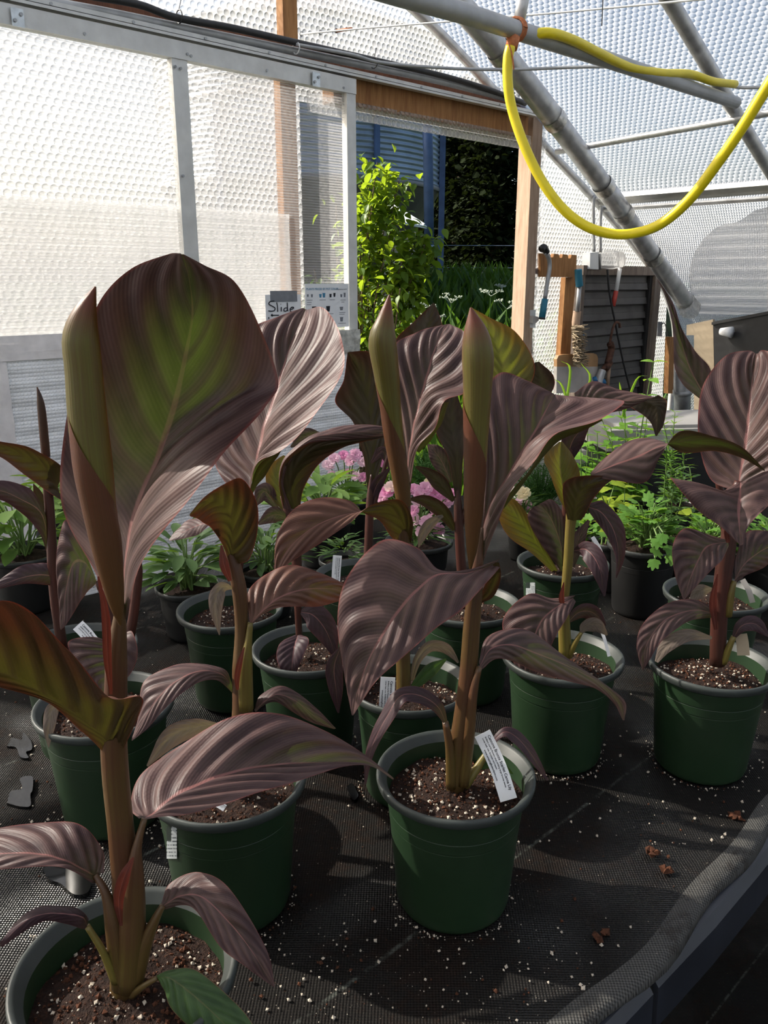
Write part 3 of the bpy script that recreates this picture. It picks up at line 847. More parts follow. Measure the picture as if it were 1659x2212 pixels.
# ------------------------------------------------------------------ canna builder
class Canna:
    def __init__(self, px, py, label, seed=1, R=.0825, grains=220, group='bronze cannas in green pots', n=44):
        self.c = pot_centre(px, py)
        self.Y = self.c.y
        self.root = thing('potted_canna', label, 'potted plant', self.c, group)
        build_pot(self.root, self.c, R, grains=grains, seed=seed, n=n)
        self.seed = seed
    def at(self, x, y, d=0.0): return PY(x, y, self.Y + d / 100.0)
    def curve(self, pts, d, n):
        P = crs([(p[0], p[1], 0) for p in pts], n)
        D = crs([(x, 0, 0) for x in d], n)[:, 0] if len(d) > 1 else np.full(n, d[0])
        return np.array([tuple(self.at(P[i, 0], P[i, 1], D[i])) for i in range(n)])
    def stem(self, pts, mat='stem', n=30, name='stem', sides=12):
        C = crs([tuple(p[:2]) + (p[2],) for p in pts], n)
        D = crs([(p[3] if len(p) > 3 else 0, 0, 0) for p in pts], n)[:, 0]
        P = [self.at(C[i, 0], C[i, 1], D[i]) for i in range(n)]
        R = [max(.0006, C[i, 2] * (P[i] - CAM).length / 1850.0) for i in range(n)]
        return MB().tube(P, R, sides).build(name, M[mat], self.root, True)
    def leaf(self, Mi, L, R, d=(0,), dl=(0,), dr=(0,), mat='lf', nv=60, nh=11, bow=.14, amp=.020, veins=12, name='leaf'):
        nv = int(nv * 1.6); nh = int(nh * 1.3)
        m = self.curve(Mi, d, nv)
        dd = lambda a: [x for x in a]
        def off(e):
            k = max(len(d), len(e))
            a = crs([(x, 0, 0) for x in d], k)[:, 0] if len(d) > 1 else np.full(k, d[0])
            b = crs([(x, 0, 0) for x in e], k)[:, 0] if len(e) > 1 else np.full(k, e[0])
            return list(a + b)
        l = self.curve(L, off(dl), nv); r = self.curve(R, off(dr), nv)
        us = np.linspace(-1, 1, 2 * nh + 1)
        G = np.zeros((nv, 2 * nh + 1, 3))
        for j, uu in enumerate(us):
            e = l if uu < 0 else r
            G[:, j] = m + (e - m) * abs(uu)
        du = np.gradient(G, axis=1); dv = np.gradient(G, axis=0)
        N = np.cross(du, dv); ln = np.linalg.norm(N, axis=2, keepdims=True); N = N / np.maximum(ln, 1e-12)
        # smooth the normals along the leaf so the relief stays even
        vv = np.linspace(0, 1, nv)[:, None]; ua = np.abs(us)[None, :]
        w = np.where(us[None, :] < 0, np.linalg.norm(l - m, axis=1)[:, None], np.linalg.norm(r - m, axis=1)[:, None])
        q = vv - .30 * ua
        env = np.sin(np.pi * np.clip(ua, 0, 1)) ** .7 * np.clip(np.minimum(vv, 1 - vv) * 7, 0, 1)
        rip = np.sin(2 * np.pi * 8 * q)
        h = bow * w * ua * (1 - ua) * 2.0 + amp * np.minimum(w, .045) * 2.0 * rip * env
        rs = random.Random(hash((round(Mi[0][0]), round(Mi[0][1]))) & 0xffff)
        wob = .035 * w * (ua ** 2) * np.sin(vv * 2 * np.pi * (2.2 + rs.random()) + rs.random() * 6 + (us[None, :] > 0) * 2)
        G = G + N * (h + wob)[:, :, None]
        verts = G.reshape(-1, 3)
        nc = 2 * nh + 1
        faces = [(i * nc + j, i * nc + j + 1, (i + 1) * nc + j + 1, (i + 1) * nc + j) for i in range(nv - 1) for j in range(nc - 1)]
        uvs = [((uu + 1) / 2, i / (nv - 1)) for i in range(nv) for uu in us]
        return mk(name, verts, faces, M[mat], self.root, True, uvs)
    def leafw(self, Mi, w, d=(0,), cup=0.0, tilt=0.0, under=False, mat='lf', nv=26, nh=6, **kw):
        """leaf from its midrib and half widths in pixels"""
        k = 9
        C = crs([(p[0], p[1], 0) for p in Mi], k); W = crs([(x, 0, 0) for x in w], k)[:, 0]
        T = np.gradient(C, axis=0); T /= np.maximum(np.linalg.norm(T, axis=1, keepdims=True), 1e-9)
        left = np.stack([T[:, 1], -T[:, 0]], axis=1)
        L = C[:, :2] + left * W[:, None]; R = C[:, :2] - left * W[:, None]
        dl = [(-cup + tilt) * x / max(w) for x in W]; dr = [(-cup - tilt) * x / max(w) for x in W]
        if under: L, R, dl, dr = R, L, dr, dl
        return self.leaf([tuple(c[:2]) for c in C], [tuple(x) for x in L], [tuple(x) for x in R], d, dl, dr, mat, nv, nh, **kw)
    def spear(self, pts, mat='spear', wrap=None, wmat='spear_red', d=0.0, name='rolled_leaf', turn=-.6):
        """rolled leaf: axis pixels with pixel radii; wrap = (low, high) share of the length the outer layer covers left and right"""
        n = 30; C = crs([tuple(p[:3]) for p in pts], n)
        P = [self.at(C[i, 0], C[i, 1], d) for i in range(n)]
        sc = [(p - CAM).length / 1900.0 for p in P]
        def surf(rmul, a0, a1, na, top):
            vs, fs, us = [], [], []
            for i in range(n):
                t = (P[min(i + 1, n - 1)] - P[max(i - 1, 0)]).normalized()
                x = Vector((1, 0, 0)); x = (x - t * x.dot(t)).normalized(); y = t.cross(x)
                for k in range(na):
                    f = k / (na - 1); an = a0 + (a1 - a0) * f
                    # stop the row where the outer layer ends
                    ii = i * top(f); i0 = int(min(ii, n - 1.001)); fr = ii - i0
                    p = P[i0].lerp(P[min(i0 + 1, n - 1)], fr); r = (C[i0, 2] * (1 - fr) + C[min(i0 + 1, n - 1), 2] * fr) * sc[i0]
                    rad = max(.0004, r) * rmul * (1 + .14 * (f - .5))
                    vs.append(p + (x * math.cos(an) + y * math.sin(an)) * rad); us.append((f, ii / (n - 1)))
            for i in range(n - 1):
                for k in range(na - 1):
                    a = i * na + k; fs.append((a, a + 1, a + na + 1, a + na))
            return vs, fs, us
        v, f, u = surf(1.0, turn, turn + 2 * math.pi * 1.12, 30, lambda f: 1.0)
        o = mk(name, v, f, M[mat], self.root, True, u)
        if wrap:
            lo, hi = wrap
            v, f, u = surf(1.13, -math.pi * 1.15, math.pi * .12, 24, lambda f: hi + (lo - hi) * f)
            w = mk('leaf_sheath', v, f, M[wmat], self.root, True, u)
        return o
# ------------------------------------------------------------------ the cannas
# A: front left
A = Canna(272, 2083, 'tallest bronze canna, front left, with one huge upright leaf', 11, grains=420, n=60)
A.stem([(272, 2165, 31), (275, 2060, 30), (275, 1950, 28), (262, 1800, 26), (250, 1680, 27), (246, 1590, 27), (250, 1500, 24), (252, 1420, 22), (258, 1340, 14), (262, 1280, 4)], 'stem', 40, 'stem', 16)
A.stem([(280, 2130, 24, -.6), (286, 2000, 26, -.8), (290, 1900, 20, -.8), (296, 1830, 10, -.6), (312, 1768, 6, 0)], 'stem', 24, 'leaf_stalk')
A.stem([(262, 2130, 18, -.5), (248, 2010, 18, -.8), (228, 1930, 9, -.6), (205, 1890, 6, -.2)], 'stem', 20, 'leaf_stalk')
A.stem([(292, 2120, 16, -.7), (312, 2040, 15, -.8), (336, 1985, 9, -.8), (352, 1955, 6, -.6)], 'stem', 20, 'leaf_stalk')
A.stem([(250, 2120, 9, -1), (222, 2055, 7, -1.4), (188, 2000, 6, -1.4)], 'stem_green', 14, 'leaf_stalk')
A.stem([(285, 2150, 8, -1.2), (310, 2130, 6, -1.6), (340, 2112, 5, -1.8)], 'stem', 10, 'leaf_stalk')
A.leaf([(262, 1345), (275, 1190), (300, 1085), (336, 1006), (356, 945), (380, 862), (401, 768), (416, 680), (408, 600), (392, 549)],
       [(255, 1345), (205, 1240), (150, 1130), (130, 1030), (142, 900), (175, 780), (213, 655), (280, 585), (362, 549), (390, 547)],
       [(272, 1340), (305, 1225), (394, 1100), (470, 981), (575, 885), (601, 825), (560, 700), (505, 607), (440, 572), (396, 549)],
       d=(0, 2.2, 3.4, 3.8, 3.6, 2.8, 1.2, -1.2, -3.6, -5.2), dl=(0, 1, 1.4, .6, -.8, -1.6, -1.4, -.6, 0), dr=(0, -3, -5.2, -5, -1.6, 1.6, 2.2, 1.4, .5, 0),
       mat='lf', nv=100, nh=16, veins=13, amp=.016)
A.spear([(260, 1350, 3), (250, 1300, 15), (232, 1200, 27), (215, 1100, 34), (200, 1000, 40), (188, 900, 40), (180, 800, 38), (174, 730, 37), (184, 675, 24), (206, 619, 2)], 'spear', (.34, .62), 'spear_red', d=-2.2)
A.leaf([(247, 1640), (231, 1600), (202, 1571), (145, 1528), (72, 1485), (0, 1448), (-70, 1420), (-130, 1395)],
       [(262, 1630), (300, 1545), (306, 1500), (232, 1512), (150, 1402), (72, 1320), (-20, 1308), (-130, 1390)],
       [(240, 1645), (205, 1605), (170, 1575), (110, 1522), (55, 1500), (-10, 1480), (-70, 1450), (-130, 1400)],
       d=(0, -1, -2, -3, -4.5, -6, -7.5), dl=(0, -2.5, -3.2, -3, -2.6, -2, 0), dr=(0, -.3, -.6, -.8, -.8, 0), mat='lf_bronze', nv=50, nh=12)
A.leaf([(312, 1768), (335, 1755), (372, 1723), (431, 1694), (509, 1667), (600, 1652), (700, 1648), (790, 1650), (850, 1682)],
       [(300, 1768), (283, 1740), (310, 1670), (392, 1605), (500, 1550), (600, 1541), (700, 1577), (790, 1632), (850, 1680)],
       [(318, 1770), (345, 1765), (411, 1757), (509, 1730), (588, 1704), (650, 1684), (740, 1658), (800, 1655), (850, 1685)],
       d=(0, 1, 2, 3, 4.5, 6, 8, 10, 11), dl=(0, 2, 3.5, 4, 3.5, 2.5, 1.5, .6, 0), dr=(0, -.6, -1, -1, -.8, -.5, -.2, 0), nv=60, nh=14, veins=11, amp=.026)
A.leaf([(205, 1892), (188, 1884), (137, 1859), (78, 1845), (0, 1845), (-80, 1862), (-160, 1900)],
       [(212, 1908), (196, 1906), (160, 1882), (110, 1872), (20, 1876), (-80, 1890), (-160, 1902)],
       [(225, 1885), (222, 1835), (185, 1790), (125, 1773), (20, 1786), (-80, 1820), (-160, 1895)],
       d=(0, -.5, -1, -1, -1, -1, -1.5), dl=(0, -.5, -.8, -.8, 0), dr=(0, 2, 3, 3, 2, 0), nv=64, veins=10, amp=.026)
A.leaf([(352, 1957), (392, 1935), (440, 1940), (502, 2000), (549, 2062), (590, 2131)],
       [(349, 1949), (366, 1910), (431, 1884), (500, 1925), (575, 2050), (594, 2131)],
       [(354, 1966), (392, 1955), (425, 1970), (478, 2047), (530, 2088), (588, 2130)],
       d=(-.6, -.8, -1.4, -2.6, -3.6, -4), dl=(0, 1.2, 1.8, 1, .5, 0), dr=(0, 0, -.4, -.6, -.4, 0), mat='lf', nv=64)
A.leaf([(188, 2000), (178, 1981), (140, 1974), (98, 1974), (55, 1990), (0, 2043)],
       [(190, 2008), (165, 2003), (129, 1992), (98, 1990), (65, 2004), (4, 2046)],
       [(192, 1985), (180, 1970), (149, 1958), (98, 1957), (50, 1976), (0, 2036)],
       d=(-1.4, -2, -2.4, -2.6, -3, -3.4), dr=(0, 1, 1.2, .8, 0), mat='lf_dark', nv=30, nh=7)
A.leaf([(340, 2112), (365, 2112), (400, 2135), (450, 2178), (510, 2235), (590, 2300)],
       [(338, 2107), (365, 2096), (420, 2094), (490, 2148), (545, 2210), (592, 2300)],
       [(342, 2116), (352, 2135), (366, 2170), (400, 2212), (470, 2262), (588, 2300)],
       d=(-1.8, -2.4, -3.2, -4.2, -5, -5.5), dl=(0, .6, .8, .4, 0), dr=(0, 0, -.2, 0), mat='lf_green', nv=56)

A.leafw([(262, 2000), (256, 1945), (268, 1895), (288, 1852)], [3, 11, 12, 2], d=(-2.2, -2.4, -2.4, -2), mat='lf_red', nv=16, nh=4, name='leaf_sheath')
A.leafw([(240, 1500), (232, 1420), (228, 1330), (212, 1245)], [3, 9, 9, 2], d=(-1.6, -1.8, -2, -2), mat='lf_red', nv=16, nh=4, name='leaf_sheath')
# B: behind A, plant with the pink lit upright leaf
B = Canna(490, 1671, 'canna right behind the tallest one, its upright leaf lit pinkish', 12, grains=260)
B.stem([(500, 1700, 24), (515, 1610, 24), (524, 1540, 23), (522, 1450, 21), (522, 1361, 15), (518, 1282, 17), (508, 1231, 16), (498, 1188, 13), (505, 1120, 9), (530, 1060, 7)], 'stem', 36)
B.stem([(530, 1530, 18, -.4), (530, 1440, 16, -.6), (536, 1390, 9, -.6), (541, 1345, 6, -.4)], 'stem_green', 16, 'leaf_stalk')
B.leaf([(530, 1075), (548, 1030), (558, 984), (572, 919), (594, 857), (612, 795), (630, 740), (660, 668)],
       [(522, 1075), (485, 1040), (465, 990), (474, 900), (500, 800), (540, 715), (600, 683), (655, 665)],
       [(538, 1072), (556, 1005), (600, 974), (668, 912), (742, 815), (734, 730), (703, 668), (664, 669)],
       d=(0, 1, 2, 3.2, 4.6, 6, 7.5, 9.5), dl=(0, 1.5, 2.5, 3, 2, 0), dr=(0, -3, -5, -6, -5, -2, 0), nv=90, nh=15, veins=12, amp=.030, bow=.08)
B.leaf([(536, 1074), (548, 1045), (562, 1018), (584, 993), (606, 972)],
       [(534, 1074), (545, 1040), (556, 1005), (580, 985), (606, 970)],
       [(540, 1078), (552, 1055), (572, 1028), (596, 992), (609, 972)], d=(0, 0, -.6, -1.4, -2.2), dr=(0, 1, 1, 0), mat='lf_olive', nv=16, nh=4, name='leaf_fold')
B.leaf([(500, 1215), (500, 1185), (502, 1150), (497, 1112), (480, 1090), (455, 1082), (430, 1095), (410, 1113)],
       [(512, 1220), (540, 1205), (556, 1145), (555, 1085), (530, 1041), (502, 1037), (450, 1066), (410, 1110)],
       [(495, 1218), (488, 1195), (477, 1170), (465, 1152), (452, 1137), (438, 1128), (425, 1120), (410, 1115)],
       d=(0, -1, -2.2, -3.6, -4.6, -5.2, -5.6, -6), dl=(0, -.5, -.6, -.6, -.5, -.3, 0), dr=(0, .3, .5, .5, .4, 0), mat='lf_bronze', nv=56)
B.leafw([(452, 1128), (425, 1136), (395, 1150), (366, 1167)], [4, 18, 14, 2], d=(-3, -3, -3.4, -3.6), cup=-.4, tilt=-1)
B.leaf([(506, 1488), (478, 1456), (430, 1450), (380, 1472), (340, 1510), (310, 1555), (284, 1600)],
       [(505, 1500), (470, 1470), (430, 1474), (391, 1499), (350, 1537), (318, 1574), (286, 1600)],
       [(500, 1475), (485, 1446), (434, 1433), (370, 1440), (310, 1472), (300, 1545), (284, 1598)],
       d=(0, -.8, -1.6, -2.6, -3.6, -4.6, -5.4), dl=(0, -.4, -.8, -.6, 0), dr=(0, 1, 2, 2.2, 1.8, .8, 0), nv=64, veins=10, amp=.024)
B.leaf([(551, 1536), (572, 1515), (600, 1500), (640, 1515), (680, 1548), (724, 1574)],
       [(549, 1534), (562, 1503), (604, 1481), (650, 1502), (690, 1536), (726, 1574)],
       [(553, 1538), (570, 1524), (598, 1517), (640, 1543), (675, 1561), (720, 1575)], d=(0, 0, .5, 1, 1.5, 2), dl=(0, 1, 1.2, .6, 0), nv=30, nh=7)
B.leaf([(541, 1348), (570, 1318), (601, 1293), (645, 1276), (690, 1271), (735, 1275), (775, 1290)],
       [(539, 1340), (536, 1280), (572, 1241), (627, 1221), (690, 1237), (738, 1258), (775, 1288)],
       [(543, 1348), (565, 1329), (601, 1313), (645, 1310), (690, 1310), (735, 1298), (775, 1292)],
       d=(-.4, 0, 1, 2, 3.4, 5, 6), dl=(0, 1.2, 2, 1.8, 1, .4, 0), dr=(0, -.3, -.5, -.4, 0), mat='lf_bronze', nv=64, veins=10, amp=.026)
B.leafw([(502, 1271), (481, 1268), (468, 1290), (467, 1325), (474, 1372)], [2, 12, 17, 12, 1], d=(-.4, -1.2, -2, -2.4, -2.6), mat='lf_dry')

B.leafw([(470, 1565), (425, 1570), (370, 1592), (318, 1655)], [3, 18, 22, 2], d=(-2, -3, -4, -5), mat='lf_dry', nv=24)
B.leafw([(513, 1490), (512, 1465), (518, 1430), (528, 1398)], [3, 6, 6, 1], d=(-1.8, -1.9, -1.9, -1.6), mat='lf_red', nv=12, nh=4, name='leaf_sheath')
B.leafw([(497, 1255), (484, 1220), (478, 1178)], [4, 10, 2], d=(-1, -1, -.6), mat='lf_red', nv=12, nh=4, name='leaf_sheath')
# C: front centre
C = Canna(984, 1665, 'bronze canna at front centre with a broad drooping leaf and curved white tag', 13, grains=420, n=60)
C.stem([(983, 1712, 20), (990, 1620, 22), (1001, 1550, 22), (1012, 1450, 20), (1020, 1340, 19), (1030, 1240, 15), (1036, 1185, 9), (1042, 1140, 3)], 'stem', 30, 'stem', 16)
C.stem([(975, 1700, 12, -.6), (972, 1620, 10, -.9), (962, 1560, 7, -1)], 'stem', 12, 'leaf_stalk')
C.stem([(1000, 1695, 13, -.6), (1012, 1600, 13, -.9), (1022, 1500, 10, -1), (1035, 1440, 7, -.8)], 'stem', 16, 'leaf_stalk')
C.stem([(1005, 1700, 9, 0), (1030, 1660, 9, .6), (1060, 1615, 6, 1.4)], 'stem_green', 10, 'leaf_stalk')
C.leaf([(1060, 1222), (1005, 1238), (945, 1240), (900, 1275), (860, 1322), (825, 1375), (795, 1430), (772, 1495), (762, 1545)],
       [(1080, 1225), (1050, 1262), (995, 1318), (952, 1350), (909, 1386), (862, 1426), (815, 1470), (785, 1510), (763, 1546)],
       [(1080, 1207), (1015, 1229), (948, 1230), (900, 1183), (824, 1166), (750, 1249), (728, 1345), (742, 1448), (760, 1545)],
       d=(-.5, -1.5, -2, -2.6, -3.2, -4, -4.8, -5.4, -6), dl=(0, -2.4, -2.6, -2.4, -2, -1.5, -.8, 0), dr=(0, .4, .6, 3, 4, 3.4, 2.4, 1.2, 0), nv=96, nh=16, veins=11, amp=.022, bow=.10)
C.leafw([(1072, 1215), (1070, 1245), (1055, 1280), (1035, 1300)], [6, 12, 14, 4], d=(-.6, 0, .6, 1), under=True, mat='lf_bronze', name='leaf_fold', nv=14, nh=4)
C.spear([(1016, 1228, 3), (1019, 1180, 12), (1022, 1100, 20), (1026, 1000, 25), (1029, 900, 29), (1031, 820, 33), (1031, 765, 35), (1026, 715, 26), (1017, 664, 2)], 'spear', (.30, .60), 'spear_red', d=-1.6)
C.leaf([(1032, 1225), (1042, 1150), (1059, 1093), (1095, 1035), (1131, 974), (1157, 930), (1178, 888), (1198, 852)],
       [(1025, 1220), (1030, 1120), (1035, 1020), (1040, 920), (1048, 845), (1085, 803), (1140, 823), (1196, 850)],
       [(1040, 1225), (1070, 1140), (1100, 1066), (1157, 1000), (1200, 932), (1300, 906), (1345, 868), (1200, 852)],
       d=(0, 1, 2, 3.2, 4.4, 5.6, 6.6, 7.4), dl=(0, .8, 1.6, 2, 2, 1, 0), dr=(0, -2, -3.6, -5, -5.5, -4, -2, 0), nv=90, nh=16, veins=11, amp=.022, bow=.08)
C.leaf([(1082, 1100), (1115, 1055), (1150, 1010), (1185, 950), (1240, 925), (1300, 907)],
       [(1080, 1096), (1108, 1056), (1146, 1012), (1178, 948), (1238, 921), (1300, 905)],
       [(1090, 1098), (1125, 1052), (1160, 1005), (1200, 958), (1250, 935), (1302, 908)], d=(1, .4, .4, 1.4, 2.4, 3.4), dr=(.6, 1, 1.4, 1.2, .5), mat='lf_olive', nv=18, nh=4, name='leaf_fold')
C.leaf([(1036, 1440), (1060, 1402), (1105, 1393), (1160, 1412), (1220, 1436), (1290, 1472), (1335, 1515), (1347, 1556)],
       [(1034, 1430), (1050, 1378), (1095, 1359), (1150, 1366), (1225, 1420), (1300, 1474), (1350, 1515), (1349, 1556)],
       [(1042, 1446), (1070, 1424), (1105, 1428), (1160, 1452), (1225, 1471), (1285, 1487), (1325, 1518), (1345, 1556)],
       d=(-.8, 0, 1, 2.4, 4, 6, 7, 7), dl=(0, 1.5, 2, 1.8, 1, .5, 0), dr=(0, -.3, -.6, -.4, 0), mat='lf', nv=64, veins=9)
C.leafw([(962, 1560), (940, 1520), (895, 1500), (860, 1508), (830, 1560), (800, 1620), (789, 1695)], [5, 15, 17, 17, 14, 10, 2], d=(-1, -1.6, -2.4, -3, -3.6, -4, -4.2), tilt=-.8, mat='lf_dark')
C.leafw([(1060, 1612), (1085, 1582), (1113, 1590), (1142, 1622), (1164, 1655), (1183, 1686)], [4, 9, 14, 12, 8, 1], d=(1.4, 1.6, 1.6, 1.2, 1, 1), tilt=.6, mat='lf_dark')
C.leafw([(1040, 1660), (1062, 1650), (1085, 1655), (1108, 1672)], [3, 10, 9, 1], d=(.6, .8, 1, 1), mat='lf_green', nv=14, nh=4)

# D: right of centre
D = Canna(1215, 1410, 'bronze canna right of centre, long twisted leaf reaching right', 14, grains=260)
D.stem([(1222, 1418, 15), (1219, 1350, 13), (1220, 1293, 10), (1227, 1217, 11), (1231, 1150, 11), (1236, 1100, 13), (1238, 1060, 8)], 'stem_green', 24)
D.stem([(1232, 1412, 7, -.6), (1242, 1390, 6, -1), (1256, 1366, 4, -1.2)], 'stem_green', 8, 'leaf_stalk')
D.leaf([(1232, 1110), (1218, 1060), (1210, 1010), (1212, 955)], [(1226, 1112), (1205, 1070), (1186, 1020), (1176, 984), (1208, 954)], [(1240, 1110), (1244, 1060), (1253, 1025), (1238, 985), (1214, 953)],
       d=(0, .6, 1, 1.4), dl=(0, -.6, 0), dr=(0, -.6, 0), mat='lf_olive', nv=26, nh=7, name='leaf')
D.leaf([(1238, 1125), (1244, 1085), (1258, 1055), (1288, 1042), (1322, 1034)], [(1256, 1124), (1272, 1095), (1290, 1066), (1308, 1048), (1323, 1036)], [(1226, 1122), (1217, 1080), (1219, 1042), (1264, 1027), (1321, 1031)],
       d=(-1, -2, -2.4, -2.4, -2), dl=(0, .4, 0), dr=(0, -.6, -.4, 0), mat='lf_dark', nv=26, nh=7)
D.leaf([(1276, 1026), (1325, 1005), (1380, 985), (1424, 965), (1480, 955), (1545, 957), (1600, 974), (1652, 1017)],
       [(1275, 1022), (1305, 990), (1366, 951), (1424, 950), (1475, 978), (1545, 975), (1600, 988), (1652, 1018)],
       [(1280, 1030), (1330, 1038), (1395, 1041), (1427, 985), (1470, 932), (1545, 943), (1603, 966), (1652, 1015)],
       d=(-2, -2, -2, -2.4, -3, -3.6, -4, -4.4), dl=(0, 2, 2.4, .8, 1, .6, 0), dr=(0, -.5, -.6, 0, -1, -.5, 0), mat='lf', nv=60, nh=9, veins=10, amp=.012)
D.leaf([(1238, 1292), (1202, 1312), (1168, 1345), (1150, 1400), (1142, 1485)], [(1244, 1300), (1224, 1336), (1205, 1366), (1178, 1420), (1144, 1486)], [(1242, 1286), (1195, 1292), (1140, 1284), (1086, 1340), (1105, 1420), (1140, 1485)],
       d=(-.6, -1.6, -2.6, -3.6, -4.4), dl=(0, -1.2, -1, -.4, 0), dr=(0, 1, 1.6, 1, 0), nv=56, veins=9)
D.leaf([(1272, 1095), (1300, 1108), (1325, 1145), (1336, 1195), (1331, 1248)], [(1271, 1087), (1305, 1085), (1345, 1130), (1351, 1195), (1332, 1249)], [(1272, 1106), (1292, 1132), (1313, 1162), (1330, 1205), (1330, 1249)],
       d=(1, .6, 0, -.6, -1), dl=(0, .8, .6, 0), mat='lf_dark', nv=30, nh=8)
D.leafw([(1226, 1345), (1252, 1322), (1282, 1324), (1308, 1352)], [3, 14, 16, 2], d=(.4, .8, 1, 1), mat='lf_dark', nv=18)
D.leafw([(1256, 1368), (1264, 1354), (1288, 1350), (1312, 1372)], [3, 12, 15, 2], d=(-1.2, -1.2, -1, -1), mat='lf_dry', nv=18)

D.leafw([(1216, 1310), (1213, 1290), (1218, 1258)], [4, 6, 1], d=(-1.2, -1.2, -1.2), mat='lf_red', nv=12, nh=4, name='leaf_sheath')
# E: far right
E = Canna(1536, 1427, 'bronze canna at the right edge with a tall ribbed upright leaf', 15, grains=300)
E.stem([(1550, 1435, 16), (1554, 1325, 17), (1566, 1217, 18), (1576, 1150, 16), (1584, 1090, 13), (1596, 1040, 9)], 'stem_red', 26)
E.stem([(1562, 1432, 8, -.6), (1574, 1400, 7, -1), (1585, 1375, 5, -1.2)], 'stem_green', 8, 'leaf_stalk')
E.stem([(1572, 1330, 9, -.6), (1578, 1285, 8, -.8), (1586, 1255, 5, -.8)], 'stem_green', 8, 'leaf_stalk')
E.leaf([(1594, 1055), (1602, 1010), (1609, 970), (1616, 910), (1622, 850), (1628, 800), (1634, 764)],
       [(1584, 1060), (1535, 1035), (1510, 960), (1508, 890), (1522, 825), (1566, 770), (1615, 757), (1633, 764)],
       [(1602, 1055), (1645, 1035), (1690, 985), (1728, 900), (1722, 830), (1695, 778), (1652, 757), (1636, 764)],
       d=(0, 1.2, 2.4, 4, 5.6, 7, 8), dl=(0, 1.5, 2.6, 2, 0), dr=(0, -3, -5, -4.5, -2, 0), nv=60, nh=14, veins=12, amp=.028, bow=.06)
E.leaf([(1600, 1042), (1599, 1075), (1596, 1110), (1598, 1145), (1600, 1178)], [(1612, 1040), (1650, 1018), (1690, 1025), (1668, 1085), (1622, 1128), (1601, 1178)], [(1588, 1046), (1530, 1068), (1450, 1028), (1490, 1085), (1555, 1137), (1598, 1177)],
       d=(-1, -3, -4.4, -5.6, -6.4), dl=(0, .6, 0, 0), dr=(0, .8, 1, .4, 0), nv=64, nh=12, amp=.01)
E.leaf([(1572, 1170), (1528, 1180), (1508, 1212), (1490, 1253), (1477, 1294)], [(1574, 1180), (1560, 1210), (1535, 1233), (1503, 1268), (1479, 1295)], [(1570, 1166), (1530, 1155), (1480, 1141), (1452, 1180), (1458, 1240), (1475, 1293)],
       d=(-1, -2, -3, -3.8, -4.4), dl=(0, -1.2, -.8, 0), dr=(0, 1.2, 1.2, .5, 0), nv=56, veins=9)
E.leaf([(1586, 1256), (1604, 1224), (1626, 1203), (1660, 1182), (1715, 1165)], [(1586, 1235), (1592, 1195), (1612, 1150), (1660, 1147), (1715, 1160)], [(1585, 1268), (1605, 1246), (1638, 1232), (1665, 1214), (1715, 1170)],
       d=(-.8, -.6, 0, .6, 1), dl=(0, 1, 1, 0), nv=34, nh=9)
E.leaf([(1551, 1328), (1500, 1318), (1440, 1337), (1405, 1377), (1391, 1412), (1388, 1448)], [(1545, 1334), (1493, 1340), (1457, 1362), (1425, 1390), (1404, 1424), (1389, 1449)], [(1551, 1320), (1500, 1295), (1440, 1304), (1390, 1346), (1375, 1395), (1387, 1447)],
       d=(-.6, -1.8, -2.8, -3.6, -4, -4.2), dl=(0, -.8, -.6, 0), dr=(0, 1, 1, .4, 0), nv=56, veins=9)
E.leafw([(1538, 1378), (1485, 1372), (1440, 1395), (1418, 1430)], [3, 14, 15, 4], d=(-1, -2, -2.6, -3), tilt=-.5, mat='lf_dry')
E.leafw([(1585, 1378), (1602, 1352), (1632, 1348), (1662, 1376)], [4, 14, 16, 2], d=(-1.2, -1.4, -1.4, -1.4), tilt=.4, mat='lf_dark', nv=18)

E.leafw([(1546, 1360), (1540, 1300), (1550, 1240)], [4, 8, 1], d=(-1.8, -1.8, -1.6), mat='lf_red', nv=12, nh=4, name='leaf_sheath')
E.leafw([(1573, 1172), (1570, 1150), (1574, 1128)], [4, 6, 2], d=(-2, -2, -2), mat='lf_red', nv=12, nh=4, name='leaf_sheath')
# F: behind C
F = Canna(885, 1470, 'bronze canna behind the front centre one, olive spear and twisted low leaf', 16, .078, 260)
F.stem([(872, 1498, 16), (871, 1430, 16), (868, 1300, 16), (870, 1180, 16), (872, 1091, 16), (868, 1040, 15)], 'stem', 26)
F.spear([(872, 1092, 15), (864, 1030, 18), (853, 960, 21), (843, 880, 24), (833, 800, 29), (825, 735, 31), (832, 690, 19), (841, 637, 2)], 'spear', (.18, .58), 'spear_red', d=-1.2)
F.leaf([(878, 1060), (882, 991), (894, 919), (909, 861), (923, 810), (936, 763), (952, 725), (968, 700)],
       [(870, 1060), (856, 980), (850, 900), (848, 820), (853, 745), (898, 718), (934, 707), (966, 700)],
       [(886, 1060), (902, 968), (941, 921), (962, 868), (1008, 840), (1016, 780), (1005, 720), (972, 700)],
       d=(0, 1, 2, 3, 4.2, 5.4, 6.6, 7.6), dl=(0, 1.4, 2, 1.4, 0), dr=(0, -2.6, -4, -4.4, -2.4, 0), nv=84, nh=13, veins=13, amp=.034, bow=.06)
F.leaf([(900, 975), (925, 945), (948, 905), (962, 870)], [(896, 974), (920, 942), (944, 900), (960, 867)], [(906, 978), (935, 945), (955, 912), (970, 868)], d=(0, .2, .5, 1), dr=(.6, 1, .5), mat='lf_olive', nv=14, nh=4, name='leaf_fold')
